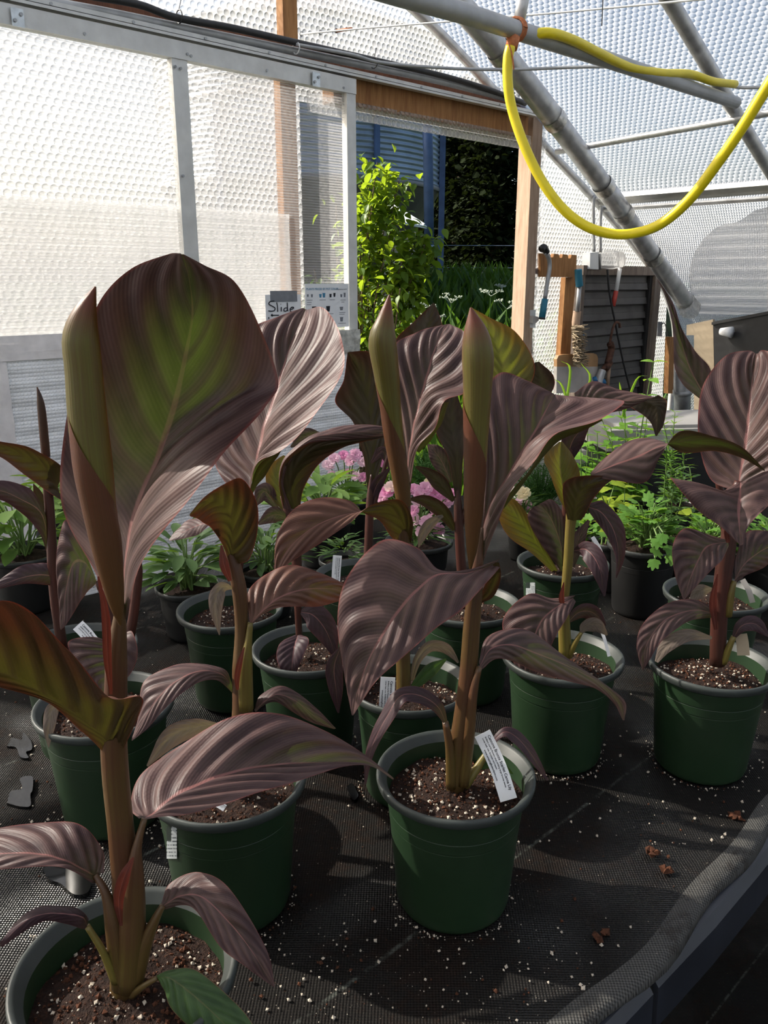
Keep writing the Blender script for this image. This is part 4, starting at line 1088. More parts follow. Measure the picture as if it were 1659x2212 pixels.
F.leaf([(880, 1172), (868, 1128), (838, 1103), (790, 1106), (745, 1112), (690, 1132), (640, 1168), (606, 1212), (594, 1262)],
       [(888, 1172), (891, 1122), (862, 1080), (800, 1092), (755, 1130), (690, 1175), (645, 1203), (612, 1228), (595, 1262)],
       [(868, 1178), (845, 1160), (820, 1124), (785, 1108), (755, 1082), (690, 1075), (632, 1102), (597, 1165), (593, 1261)],
       d=(0, -1.4, -2.4, -2.6, -3, -3.8, -4.8, -5.6, -6.2), dl=(0, -1, -1, 0, -.8, -1, -.8, -.4, 0), dr=(0, .2, .4, .4, 1.2, 1.6, 1.4, .8, 0), mat='lf_bronze', nv=96, nh=10, veins=14, amp=.018)
F.leafw([(886, 1488), (905, 1472), (932, 1446), (964, 1424)], [3, 11, 14, 2], d=(-.6, -.6, -.4, 0), mat='lf_green', nv=16)
F.leafw([(890, 1470), (902, 1425), (930, 1396), (965, 1402), (990, 1432)], [4, 9, 12, 11, 2], d=(.6, 1, 1.4, 1.6, 1.8), mat='lf_dry', nv=20)
F.leafw([(736, 1398), (722, 1440), (726, 1490), (731, 1540)], [3, 18, 15, 2], d=(-1, -1.4, -1.8, -2), mat='lf_dark', nv=20)

# G: left of F
G = Canna(668, 1395, 'canna between the two front cannas with a small heart leaf hanging over its rim', 17, .080, 220)
G.stem([(648, 1405, 8), (644, 1325, 8), (640, 1200, 12), (628, 1120, 13), (614, 1070, 10)], 'stem_red', 22)
G.leaf([(622, 1100), (606, 1040), (620, 992), (668, 950), (712, 938), (760, 934), (805, 932), (850, 932)], [(612, 1098), (602, 1036), (614, 990), (665, 945), (700, 930), (745, 920), (800, 917), (850, 926)], [(630, 1100), (612, 1045), (628, 996), (672, 958), (715, 952), (762, 949), (805, 946), (850, 938)],
       d=(-1, -2, -2.6, -2.8, -2.6, -2, -1, 0), dl=(0, 1, 1.6, 1.6, 1, 0), nv=64, nh=7)
G.leaf([(636, 1100), (628, 1045), (645, 1000), (680, 970), (730, 958), (790, 950), (850, 940)], [(648, 1100), (655, 1058), (676, 1020), (705, 988), (745, 966), (800, 951), (850, 941)], [(612, 1098), (603, 1040), (616, 994), (660, 960), (715, 951), (785, 947), (850, 938)],
       d=(-1, -2, -2.6, -2.8, -2.6, -1.6, 0), dl=(0, .8, 1, .6, 0), dr=(0, -.3, 0), mat='lf_dark', nv=64, nh=7, name='leaf_fold')
G.leaf([(643, 1373), (635, 1402), (631, 1440), (627, 1483)], [(650, 1371), (667, 1382), (656, 1415), (641, 1450), (628, 1483)], [(636, 1372), (606, 1388), (597, 1418), (607, 1448), (626, 1483)], d=(-.6, -3, -4.6, -5), mat='lf_dark', nv=26, nh=8)
G.leafw([(650, 1322), (678, 1330), (706, 1366), (726, 1422)], [5, 27, 25, 3], d=(-.4, -.8, -1.2, -1.4), tilt=.6, mat='lf_dark')
G.leafw([(694, 938), (662, 942), (628, 966)], [3, 17, 2], d=(2, 2, 2), nv=16)
G.leafw([(622, 1112), (606, 1062), (600, 1020), (614, 984)], [3, 24, 24, 2], d=(.6, 1, 1.4, 2), under=True, mat='lf_olive')
G.leafw([(622, 1118), (592, 1112), (558, 1132)], [4, 18, 3], d=(-.4, -1, -1.6), nv=16)
G.leafw([(600, 1100), (572, 1062), (552, 1092)], [3, 20, 3], d=(1, 1, 1), nv=16)

# H: pot left of G, its stem hidden by B
H = Canna(497, 1310, 'bare looking green pot behind the stem of the pink leaved canna', 18, .0825, 200)
H.stem([(512, 1322, 8), (516, 1250, 8), (522, 1150, 8), (524, 1050, 6), (521, 945, 3)], 'stem_red', 16)

# I: left, behind A
I = Canna(225, 1515, 'low canna in the pot left behind the tallest canna stem', 19, .0825, 260)
I.stem([(245, 1525, 12), (262, 1450, 12), (285, 1350, 11), (298, 1250, 10), (300, 1210, 6)], 'stem_red', 18)
I.leaf([(250, 1388), (238, 1420), (230, 1462), (225, 1508)], [(258, 1376), (282, 1362), (298, 1402), (286, 1448), (255, 1485), (226, 1508)], [(244, 1388), (200, 1376), (147, 1386), (162, 1428), (192, 1462), (222, 1508)],
       d=(0, -2, -3, -3.6), nv=34, nh=10)
I.leaf([(207, 1252), (182, 1215), (158, 1218), (144, 1268), (136, 1325), (131, 1360)], [(209, 1258), (196, 1272), (180, 1290), (164, 1315), (146, 1345), (132, 1361)], [(198, 1235), (165, 1150), (140, 1124), (123, 1185), (126, 1290), (130, 1359)],
       d=(0, -1, -2, -2.8, -3.4, -3.8), dl=(0, -.8, -.4, 0), dr=(0, 1, 1, 0), nv=56, nh=10)
I.stem([(270, 1440, 6), (235, 1320, 6), (208, 1255, 5)], 'stem_red', 10, 'leaf_stalk')
I.leafw([(142, 1518), (115, 1530), (106, 1570), (105, 1615)], [3, 14, 13, 1], d=(-5, -6, -7, -7.4), mat='lf_dry', nv=18)

# J: far left
J = Canna(165, 1395, 'dark canna at the far left with a thin rolled spike', 20, .0825, 160)
J.stem([(135, 1400, 11), (120, 1300, 11), (114, 1222, 11), (108, 1110, 10), (103, 1050, 10), (98, 980, 9)], 'stem_red', 22)
J.spear([(99, 985, 9), (94, 930, 9), (89, 880, 8), (85, 855, 5), (80, 836, 1)], 'spear_dark')
J.leaf([(125, 1050), (95, 1012), (50, 985), (0, 968), (-60, 956), (-120, 960)], [(142, 1015), (110, 990), (60, 966), (0, 953), (-60, 945), (-120, 958)], [(138, 1084), (100, 1060), (55, 1027), (0, 987), (-60, 970), (-120, 962)],
       d=(0, -1, -2, -3, -4, -5), dl=(0, -.8, -.6, 0), mat='lf_bronze', nv=36, nh=8)
J.leaf([(102, 1190), (98, 1135), (84, 1102), (48, 1080), (0, 1060), (-60, 1062)], [(103, 1200), (86, 1152), (61, 1122), (33, 1098), (0, 1080), (-60, 1070)], [(100, 1160), (92, 1098), (74, 1066), (50, 1048), (0, 1038), (-60, 1052)],
       d=(0, -1, -1.6, -2.4, -3, -4), dr=(0, 1, 1, 0), mat='lf_dark', nv=34, nh=8)
J.leaf([(122, 1245), (82, 1242), (35, 1252), (-30, 1278)], [(123, 1268), (87, 1262), (43, 1262), (-30, 1280)], [(122, 1220), (85, 1216), (38, 1226), (-30, 1274)], d=(0, -1.6, -3, -4), dr=(0, 1.4, 1, 0), mat='lf_dark', nv=26, nh=7)
J.leafw([(100, 1110), (84, 1072), (72, 1045)], [3, 10, 1], d=(.4, .8, 1), mat='lf_bronze', under=True, nv=12, nh=4)

# K, N, Q, L: the back row
K = Canna(782, 1238, 'dark stemmed canna in front of the pink petunias', 21, .0825, 120, n=32)
K.stem([(792, 1245, 10), (796, 1180, 10), (799, 1090, 9), (801, 1050, 6), (802, 1025, 2)], 'stem_red', 16)
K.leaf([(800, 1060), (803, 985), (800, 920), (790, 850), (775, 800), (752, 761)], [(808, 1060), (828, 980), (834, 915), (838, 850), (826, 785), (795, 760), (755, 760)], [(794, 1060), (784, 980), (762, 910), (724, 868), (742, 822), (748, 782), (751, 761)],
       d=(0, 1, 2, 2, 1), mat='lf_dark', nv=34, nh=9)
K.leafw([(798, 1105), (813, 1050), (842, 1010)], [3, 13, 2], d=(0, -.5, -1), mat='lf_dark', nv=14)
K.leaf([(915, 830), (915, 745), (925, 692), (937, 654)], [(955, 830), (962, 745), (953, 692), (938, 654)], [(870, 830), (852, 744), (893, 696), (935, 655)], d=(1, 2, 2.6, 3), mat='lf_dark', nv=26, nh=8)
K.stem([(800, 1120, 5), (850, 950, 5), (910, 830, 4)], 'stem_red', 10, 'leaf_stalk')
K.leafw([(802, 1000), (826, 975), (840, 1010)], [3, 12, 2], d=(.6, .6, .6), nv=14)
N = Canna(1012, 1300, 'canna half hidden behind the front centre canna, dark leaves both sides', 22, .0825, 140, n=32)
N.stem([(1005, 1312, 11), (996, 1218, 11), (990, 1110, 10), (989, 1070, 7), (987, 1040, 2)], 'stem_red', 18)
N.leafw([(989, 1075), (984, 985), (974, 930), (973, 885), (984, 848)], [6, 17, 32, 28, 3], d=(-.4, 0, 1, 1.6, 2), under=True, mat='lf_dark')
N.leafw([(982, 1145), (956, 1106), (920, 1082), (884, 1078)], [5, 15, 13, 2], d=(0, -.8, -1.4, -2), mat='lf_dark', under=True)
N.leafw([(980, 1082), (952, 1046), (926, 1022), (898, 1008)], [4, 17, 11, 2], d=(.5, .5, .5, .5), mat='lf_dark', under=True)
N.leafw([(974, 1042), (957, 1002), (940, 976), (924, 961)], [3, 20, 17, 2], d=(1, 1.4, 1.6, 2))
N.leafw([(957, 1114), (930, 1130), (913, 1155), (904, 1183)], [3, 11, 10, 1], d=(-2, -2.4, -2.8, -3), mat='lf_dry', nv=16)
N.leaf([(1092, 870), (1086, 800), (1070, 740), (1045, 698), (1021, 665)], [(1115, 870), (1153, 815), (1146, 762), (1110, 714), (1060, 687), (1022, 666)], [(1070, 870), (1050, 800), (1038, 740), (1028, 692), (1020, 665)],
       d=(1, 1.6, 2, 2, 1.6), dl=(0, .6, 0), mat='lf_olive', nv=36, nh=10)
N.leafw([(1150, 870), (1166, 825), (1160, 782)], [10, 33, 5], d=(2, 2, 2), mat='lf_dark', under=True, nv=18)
N.stem([(992, 1150, 6), (1040, 980, 6), (1090, 872, 5)], 'stem_red', 12, 'leaf_stalk')
Q = Canna(1216, 1212, 'rear canna behind the right of centre one, white sticker on its pot', 23, .0825, 140, n=36)
Q.stem([(1222, 1222, 9), (1222, 1120, 9), (1226, 1020, 9), (1240, 930, 7), (1258, 885, 4)], 'stem_red', 18)
Q.leaf([(1252, 885), (1292, 862), (1345, 866), (1400, 860), (1432, 862)], [(1240, 850), (1282, 824), (1341, 842), (1403, 855), (1432, 859)], [(1262, 908), (1302, 896), (1350, 884), (1402, 865), (1432, 864)], d=(0, -1, -2, -3, -3.6), dl=(0, 1.4, 1.4, .6, 0), nv=36, nh=9, amp=.03)
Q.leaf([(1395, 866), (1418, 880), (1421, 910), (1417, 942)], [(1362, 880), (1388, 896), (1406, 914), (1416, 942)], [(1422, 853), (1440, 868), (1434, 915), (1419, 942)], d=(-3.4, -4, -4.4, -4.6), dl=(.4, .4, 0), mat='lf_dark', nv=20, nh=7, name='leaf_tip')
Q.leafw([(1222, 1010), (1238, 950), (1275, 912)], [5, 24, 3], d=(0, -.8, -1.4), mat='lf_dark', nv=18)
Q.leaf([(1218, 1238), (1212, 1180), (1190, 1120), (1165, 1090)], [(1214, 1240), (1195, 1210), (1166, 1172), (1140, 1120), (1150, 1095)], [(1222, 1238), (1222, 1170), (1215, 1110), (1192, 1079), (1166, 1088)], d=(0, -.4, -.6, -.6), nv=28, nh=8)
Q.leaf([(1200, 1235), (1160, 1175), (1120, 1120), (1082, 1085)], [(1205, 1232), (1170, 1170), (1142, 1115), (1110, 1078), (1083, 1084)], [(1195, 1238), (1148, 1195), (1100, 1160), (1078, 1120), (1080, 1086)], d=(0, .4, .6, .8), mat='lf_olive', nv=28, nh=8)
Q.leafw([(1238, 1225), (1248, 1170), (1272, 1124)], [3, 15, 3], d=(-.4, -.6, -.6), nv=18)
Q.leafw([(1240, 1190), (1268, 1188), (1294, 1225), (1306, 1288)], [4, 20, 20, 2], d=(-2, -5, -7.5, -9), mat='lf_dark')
L = Canna(1546, 1278, 'rear right canna with a narrow folded leaf reaching up to the duct', 24, .0825, 160, n=36)
L.stem([(1572, 1290, 7), (1566, 1150, 8), (1548, 1000, 8), (1530, 870, 6)], 'stem_red', 18)
L.leaf([(1526, 862), (1492, 800), (1472, 740), (1457, 684), (1440, 640), (1421, 604)], [(1512, 862), (1476, 830), (1455, 790), (1456, 740), (1452, 700), (1436, 640), (1420, 605)], [(1545, 860), (1534, 796), (1502, 760), (1474, 710), (1454, 655), (1422, 604)],
       d=(0, .8, 1.6, 2.2, 2.6, 3), dl=(0, -2, -2, -1, 0), dr=(0, -1.2, -1, 0), mat='lf', nv=64, nh=9)
L.leafw([(1538, 1272), (1512, 1278), (1488, 1302)], [3, 15, 2], d=(-3, -4, -5), nv=16, mat='lf_dry')
# ------------------------------------------------------------------ text helper
def text_flat(body, size, spacing=1.0):
    cu = bpy.data.curves.new('txt', 'FONT'); cu.body = body; cu.size = size; cu.resolution_u = 2; cu.space_character = spacing; cu.offset = size * .018
    o = bpy.data.objects.new('txt', cu); COL.objects.link(o)
    dg = bpy.context.evaluated_depsgraph_get(); dg.update()
    me = bpy.data.meshes.new_from_object(o.evaluated_get(dg))
    v = [tuple(x.co) for x in me.vertices]; f = [tuple(p.vertices) for p in me.polygons]
    bpy.data.objects.remove(o); bpy.data.meshes.remove(me); bpy.data.curves.remove(cu)
    return v, f
NV = Vector((NX, NY, 0)); UV3 = Vector((UX, UY, 0))

def slab(name, px, d, th, mat, parent=None, planer=None):
    """polygon of pixels on the wall parallel plane d, given thickness th towards the room"""
    pts = [PD(x, y, d) for x, y in px]
    back = [p - NV * th for p in pts]; n = len(pts)
    return mk(name, pts + back, [tuple(range(n - 1, -1, -1)), tuple(range(n, 2 * n))] + [(i, (i + 1) % n, n + (i + 1) % n, n + i) for i in range(n)], M[mat], parent)
def rod(name, px, d, r, mat, parent=None, n=24, sides=8):
    P = [PD(x, y, d if not isinstance(d, (list, tuple)) else d[i]) for i, (x, y) in enumerate(px)]
    if len(P) > 2: P = [Vector(p) for p in crs(P, n)]
    return MB().tube(P, r, sides).build(name, M[mat], parent, True)

# ------------------------------------------------------------------ signs on the door
sg = thing('slide_sign', 'handwritten Slide sign taped to the door with grey tape', 'sign', PD(610, 690, .03))
s0, zt = SD(573, 640, .028); s1 = SD(650, 650, .028)[0]; zb = SD(610, 745, .028)[1]
MB().wbox(s0, s1, .026, .0275, zb, zt + .005).build('paper', M['paper'], sg)
MB().wbox(SD(584, 630, .03)[0], SD(642, 630, .03)[0], .0278, .0288, SD(612, 652, .03)[1], SD(612, 628, .03)[1]).build('tape', M['ducttape'], sg)
def strokes(name, lists, d, r, mat, parent):
    mb = MB()
    for L_ in lists:
        P = [PD(560 + x / 7.213, 600 + y / 7.211, d) for x, y in L_]
        mb.tube([Vector(p) for p in crs(P, max(6, 4 * len(P)))] if len(P) > 2 else P, r, 6)
    return mb.build(name, M[mat], parent)
strokes('lettering', [[(232, 362), (170, 370), (150, 410), (200, 440), (245, 470), (235, 510), (190, 520), (145, 515)],
                      [(272, 385), (285, 450), (290, 530)], [(345, 455), (343, 525)], [(335, 410), (338, 414)],
                      [(430, 470), (395, 475), (385, 510), (410, 522), (440, 490), (437, 385), (440, 460), (448, 520)],
                      [(480, 500), (530, 480), (535, 462), (505, 458), (482, 490), (490, 525), (530, 530), (575, 515)],
                      [(305, 582), (250, 582), (190, 582)], [(205, 568), (188, 582), (208, 600)], [(148, 612), (150, 640)]], .0295, .0018, 'ink', sg)
ch_ = thing('price_chart', 'printed chart of pot sizes and colours taped inside the door pane', 'poster', PD(705, 705, .02))
s0, z1 = SD(659, 613, .02); s1 = SD(754, 614, .02)[0]; z0 = SD(705, 708, .02)[1]
MB().wbox(s0, s1, .016, .0175, z0, z1).build('sheet', M['paper'], ch_)
W_ = s1 - s0; H_ = z1 - z0
def cpt(fx, fy): return WL(s0 + W_ * fx, .0182, z1 - H_ * fy)
def ptext(body, fx, fy, size, mat, name='print'):
    v, f = text_flat(body, size)
    q = cpt(fx, fy)
    mk(name, [q + UV3 * x + Vector((0, 0, y)) for x, y, _ in v], f, M[mat], ch_)
ptext('PLANTS PRICED BY POT COLOR,', .03, .14, W_ * .050, 'ink_blue', 'heading')
ptext('unless otherwise marked', .69, .138, W_ * .026, 'ink_grey', 'heading')
def potshape(fx, fy, w, h, mat):
    q = cpt(fx, fy); a, b = W_ * w, H_ * h
    MB().add([q + UV3 * (-a / 2) , q + UV3 * (a / 2), q + UV3 * (a * .36) - Vector((0, 0, b)), q - UV3 * (a * .36) - Vector((0, 0, b)),
              q + UV3 * (-a / 2 - .001) + Vector((0, 0, b * .12)), q + UV3 * (a / 2 + .001) + Vector((0, 0, b * .12))], [(3, 2, 1, 0), (0, 1, 5, 4)]).build('pot_picture', M[mat], ch_)
for fx, fy, w, h, m in ((.06, .24, .04, .05, 'ink_grey'), (.15, .24, .04, .06, 'ink_grey'), (.34, .24, .055, .07, 'ink_blue'), (.42, .22, .065, .09, 'ink_blue'), (.57, .24, .05, .07, 'ink'), (.66, .22, .05, .08, 'ink'), (.82, .25, .045, .06, 'ink_grey'), (.90, .22, .045, .09, 'ink_grey'),
                        (.19, .52, .09, .11, 'ink'), (.51, .52, .09, .11, 'ink'), (.82, .54, .08, .07, 'ink_grey'), (.82, .78, .075, .09, 'ink_grey')):
    potshape(fx, fy, w, h, m)
for fx, fy, w in ((.03, .37, .13), (.04, .42, .10), (.32, .37, .14), (.55, .37, .12), (.80, .38, .12), (.82, .43, .07), (.17, .67, .14), (.47, .69, .16), (.77, .67, .14), (.77, .71, .12), (.74, .92, .18), (.03, .47, .10)):
    q = cpt(fx, fy)
    MB().add([q, q + UV3 * W_ * w, q + UV3 * W_ * w + Vector((0, 0, H_ * .012)), q + Vector((0, 0, H_ * .012))], [(0, 1, 2, 3)]).build('print_line', M['ink_grey'], ch_)

# ------------------------------------------------------------------ wires, hose, twine overhead
o = MB().tube([PD(648, 74, .02), PD(700, 69, .15), PD(800, 60, .35), PD(1200, 28, 1.0), PD(1480, 2, 1.35), PD(1700, -20, 1.6)], .0028, 6).build('guy_wire', M['white'], None, True)
tag(o, 'thin pale guy wire stretched from the pine stud across the roof', 'wire')
tb = thing('turnbuckle', 'small turnbuckle with hooks at the pine stud end of the guy wire', 'turnbuckle', PD(690, 70, .1))
for x, y, d in ((651, 73, .022), (692, 70, .12), (726, 66, .19)):
    p = PD(x, y, d)
    MB().tube([p + Vector((0, 0, .007 * math.cos(a))) + UV3 * .007 * math.sin(a) for a in np.linspace(0, 6.28, 11)], .002, 6, False).build('eye', M['galv_dull'], tb, True)
MB().tube([PD(660, 72, .04), PD(688, 70, .11)], .003, 6).build('rod', M['galv_dull'], tb, True)
MB().tube([PD(726, 67, .19), PD(760, 62, .26)], .005, 6).build('twist', M['twine'], tb, True)
o = MB().tube([PD(1300, 0, 1.2) + Vector((0, 0, .1)), PD(1300, 56, 1.2)], .0015, 6).build('hanging_wire', M['cable'])
tag(o, 'short black wire hanging from the roof', 'wire')

hs = [(1103, 100, 1.90), (1097, 130, 1.90), (1098, 190, 1.90), (1110, 250, 1.90), (1135, 320, 1.89), (1170, 390, 1.88), (1215, 450, 1.87), (1265, 488, 1.86), (1320, 505, 1.85), (1375, 503, 1.83), (1430, 482, 1.80), (1490, 430, 1.76), (1550, 352, 1.72), (1600, 280, 1.69), (1659, 185, 1.66), (1720, 90, 1.63)]
o = MB().tube([Vector(p) for p in crs([PY(*h) for h in hs], 90)], .0108, 12).build('yellow_hose', M['yellow'], None, True)
tag(o, 'yellow rubber hose hanging in one deep loop before the duct', 'hose')
hs = [(1150, 74, 1.96), (1190, 72, 1.98), (1240, 88, 2.05), (1300, 118, 2.16), (1360, 145, 2.27), (1430, 158, 2.38), (1490, 160, 2.48), (1540, 176, 2.56), (1588, 182, 2.66)]
o = MB().tube([Vector(p) for p in crs([PY(*h) for h in hs], 50)], .0108, 12).build('yellow_hose', M['yellow'], None, True)
tag(o, 'length of yellow hose lying along the top of the cross pipe', 'hose')
tw = thing('twine_tie', 'orange twine knot tying the yellow hose to the cross pipe', 'twine', PY(1115, 75, 1.93))
c0 = PY(1115, 64, 1.93)
for k in range(4):
    ax = (PY(1300, 125, 2.2) - PY(1000, 28, 1.78)).normalized()
    x = ax.cross(Vector((0, 0, 1))).normalized(); y = ax.cross(x)
    MB().tube([c0 + ax * (.004 * (k - 1.5)) + x * .022 * math.cos(a) + y * .022 * math.sin(a) for a in np.linspace(0, 6.28, 13)], .0028, 6, False).build('loop', M['twine'], tw, True)
MB().tube([PY(1110, 80, 1.91), PY(1104, 105, 1.905)], .0135, 10).build('wrap', M['twine'], tw, True)
MB().tube([Vector(p) for p in crs([PY(1106, 75, 1.90), PY(1096, 80, 1.90), PY(1099, 95, 1.89), PY(1106, 118, 1.89), PY(1110, 150, 1.89)], 14)], .0016, 6).build('loose_end', M['twine'], tw, True)

# ------------------------------------------------------------------ tools and fittings on the end wall right of the door
DT = -.02
rk = thing('tool_rack', 'brown wooden tool rack with a notched top board on a post', 'rack', PD(1225, 780, DT))
slab('notched_board', [(1168, 598), (1168, 547), (1188, 548), (1190, 556), (1195, 556), (1197, 548), (1207, 549), (1209, 557), (1214, 557), (1216, 549), (1226, 550), (1228, 558), (1233, 558), (1235, 550), (1246, 551), (1244, 599)], DT, .02, 'wood', rk)
slab('post', [(1222, 599), (1245, 599), (1236, 690), (1231, 790), (1209, 790)], DT - .02, .03, 'wood', rk)
slab('cross_rail', [(1146, 580), (1168, 579), (1168, 592), (1146, 592)], DT - .02, .02, 'wood_dark', rk)
cn = thing('grabber_cane', 'grey metal cane with a teal grip hanging on the notched rack', 'cane', PD(1171, 687, .02))
rod('shaft', [(1178, 545), (1186, 560), (1187, 580), (1183, 605), (1177, 646)], .02, .011, 'galv_dull', cn)
rod('grip', [(1177, 646), (1171, 686)], .02, .017, 'teal', cn)
rod('head', [(1169, 539), (1175, 534), (1181, 546)], .02, .017, 'black', cn)
rod('foot_cap', [(1171, 686), (1170.5, 690)], .02, .018, 'black', cn)
br = thing('scrub_brush', 'long handled scrub brush with pale worn bristles on the rack post', 'brush', PD(1243, 790, .03))
rod('grip', [(1249, 582), (1250, 600), (1252, 618)], .03, .02, 'teal', br)
rod('shaft', [(1252, 618), (1247, 673)], .03, .012, 'galv_dull', br)
rod('block', [(1247, 672), (1244, 706), (1250, 770)], .02, .022, 'wood_pale', br)
rod('blue_strip', [(1257, 722), (1256, 757)], .01, .012, 'blue', br)
rr = random.Random(4); mb = MB()
for _ in range(420):
    y = rr.uniform(704, 790); x = 1241 + (y - 704) * .05 + rr.uniform(-7, 7)
    p = PD(x, y, .035); q = p + NV * rr.uniform(.02, .06) + UV3 * rr.uniform(-.03, .03) + Vector((0, 0, rr.uniform(-.02, .02)))
    mb.tube([p, q], [.004, .0015], 4, False)
tag(mb.build('bristles', M['straw'], br), kind='stuff')
dpn = thing('dustpan', 'pale dustpan with a tan upper part leaning under the brush', 'dustpan', PD(1245, 840, .0))
M['pan_tan'] = simple('tan_plastic', (.42, .24, .11), .5, 0, .4, .15, 12)
M['pan_white'] = simple('cloudy_plastic', (.46, .43, .40), .5, 0, .4, .12, 10)
slab('pan_top', [(1203, 792), (1203, 776), (1207, 768), (1215, 766), (1282, 763), (1289, 766), (1292, 774), (1291, 792)], 0, .02, 'pan_tan', dpn)
slab('pan_body', [(1203, 792), (1291, 792), (1290, 845), (1202, 850)], 0, .02, 'pan_white', dpn)

sh = thing('fan_shutter', 'grey slatted exhaust fan shutter in a weathered frame', 'shutter', PD(1330, 850, -.06))
tl, trr, bl, brr = (1249, 590), (1412, 598), (1250, 868), (1386, 868)
def shp(fx, fy):
    x = (tl[0] * (1 - fx) + trr[0] * fx) * (1 - fy) + (bl[0] * (1 - fx) + brr[0] * fx) * fy
    y = (tl[1] * (1 - fx) + trr[1] * fx) * (1 - fy) + (bl[1] * (1 - fx) + brr[1] * fx) * fy
    return x, y
M['slat'] = simple('dusty_grey_slat', (.105, .098, .094), .55, .2, .4, .2, 10)
ss0, zz1 = SD(1249, 594, -.06); ss1 = SD(1404, 600, -.06)[0]; zz0 = SD(1300, 905, -.06)[1]
MB().wbox(ss0, ss1, -.085, -.08, zz0, zz1).build('backing', M['black'], sh)
ns = 10
for k in range(ns):
    za = zz1 - (zz1 - zz0) * k / ns; zb_ = zz1 - (zz1 - zz0) * (k + 1) / ns
    h = za - zb_
    prof = [(-.045, za - h * .02), (-.055, za - h * .12), (-.052, za - h * .5), (-.046, za - h * .55), (-.040, za - h * .96), (-.034, za - h * .985), (-.048, za - h * .99), (-.062, za - h * .10)]
    vs = [WL(s, d, z) for s in (ss0 + .01, ss1 - .02) for d, z in prof]; n = len(prof)
    mk('slat', vs, [tuple(range(n)), tuple(range(2 * n - 1, n - 1, -1))] + [(i, n + i, n + (i + 1) % n, (i + 1) % n) for i in range(n)], M['slat'], sh)
MB().wbox(ss0 - .02, ss1 + .06, -.08, -.015, zz1, zz1 + .05).build('frame_top', M['wood_grey'], sh)
MB().wbox(ss1 - .02, ss1 + .05, -.08, -.01, zz0, zz1).build('frame_side', M['wood_grey'], sh)
MB().wbox(ss0 - .02, ss0 + .012, -.08, -.02, zz0, zz1).build('frame_side', M['wood_grey'], sh)
MB().wbox(ss1 - .05, ss1 - .02, -.05, -.03, zz0, zz1).build('inner_stop', M['black'], sh)

jb = thing('junction_box', 'grey junction box with a clear weather cover above the fan shutter', 'electrical box', PD(1300, 583, -.02))
slab('box_body', [(1274, 581), (1275, 546), (1293, 544), (1293, 582)], 0, .05, 'white', jb)
slab('gap', [(1293, 582), (1293, 548), (1299, 548), (1299, 582)], -.01, .04, 'black', jb)
M['cover'] = plainfilm('clear_cover_plastic', .95, .55)
mb = MB()
P_ = [PD(x, y, .0) for x, y in ((1298, 580), (1294, 548), (1310, 540), (1326, 541), (1332, 556), (1330, 576), (1322, 582))]
Q_ = [p + NV * .07 + (PD(1313, 562, 0) - p) * .22 for p in P_]; n = len(P_)
mk('weather_cover', P_ + Q_, [tuple(range(n, 2 * n))] + [(i, (i + 1) % n, n + (i + 1) % n, n + i) for i in range(n)], M['cover'], jb)
for x0, x1 in ((1283, 1282), (1297, 1297)):
    o = rod('conduit_pipe', [(x0, 545), (x1, 480), (x1 + (0 if x0 < 1290 else 4), 432), (x1 + (2 if x0 < 1290 else 14), 425)], -.05, .009, 'galv_dull')
    tag(o, 'straight steel conduit rising from the junction box' if x0 < 1290 else 'bent steel conduit rising behind the duct from the junction box', 'conduit')
o = rod('power_cord', [(1312, 582), (1317, 634), (1327, 687), (1336, 733), (1348, 789), (1363, 850), (1372, 900)], .015, .006, 'cable')
tag(o, 'black power cord hanging diagonally across the fan shutter', 'cord')
th_ = thing('thermometer', 'glass tube thermometer with a red end hanging on the fan shutter', 'thermometer', PD(1325, 661, .01))
rod('tube', [(1339, 580), (1331, 629)], .01, .012, 'white', th_)
rod('red_end', [(1331, 629), (1324, 661)], .01, .014, 'red', th_)
hk = thing('iron_hook', 'rusty iron hook tool hanging in front of the fan shutter', 'hook', PD(1310, 790, .03))
rod('hook', [(1339, 708), (1338, 699), (1331, 696), (1325, 706), (1321, 722), (1317, 745)], .03, .007, 'rust', hk)
rod('shank', [(1318, 742), (1321, 752), (1317, 770), (1313, 785)], .03, .02, 'rust', hk)
rod('knob', [(1317, 782), (1312, 790), (1307, 796)], .03, .022, 'rust', hk)
rod('handle', [(1316, 790), (1312, 835)], .03, .011, 'wood_pale', hk)
nz_ = thing('hose_nozzle', 'silver hose nozzle with blue grips below the rusty hook', 'nozzle', PD(1297, 830, .03))
rod('spout', [(1306, 792), (1301, 800)], .03, .012, 'rust', nz_)
rod('body', [(1301, 800), (1297, 812), (1293, 835)], .03, .022, 'galv', nz_)
rod('blue_grip', [(1284, 816), (1288, 826)], .05, .012, 'blue', nz_); rod('blue_grip', [(1303, 822), (1306, 828)], .05, .012, 'blue', nz_)
ot = thing('outlet_box', 'small grey outlet box with a wire right of the fan shutter', 'electrical box', PD(1426, 726, -.05))
slab('box_body', [(1420, 726), (1421, 695), (1431, 695), (1430, 727)], -.04, .04, 'ducttape', ot)
rod('wire', [(1430, 700), (1436, 699), (1442, 720), (1446, 760), (1446, 800)], -.03, .003, 'cable', ot)
thb = thing('thermostat', 'white thermostat box on a dark strip beside the jamb', 'thermostat', PD(1150, 710, -.03))
slab('box_body', [(1145, 708), (1145, 670), (1157, 669), (1157, 708)], -.02, .04, 'white', thb)
slab('dial', [(1150, 698), (1152, 682), (1162, 684), (1164, 692), (1158, 698)], 0, .02, 'pan_white', thb)
rod('strip', [(1145, 660), (1146, 720), (1150, 790)], -.05, .008, 'black', thb)
o = slab('wood_stake', [(1447, 728), (1457, 728), (1454, 850), (1443, 850)], .05, .03, 'wood')
tag(o, 'reddish wooden stake standing right of the fan shutter', 'stake')
gp = thing('stand_pipe', 'upright grey stand pipe with collar behind the right leaves', 'pipe', PD(1474, 900, .16))
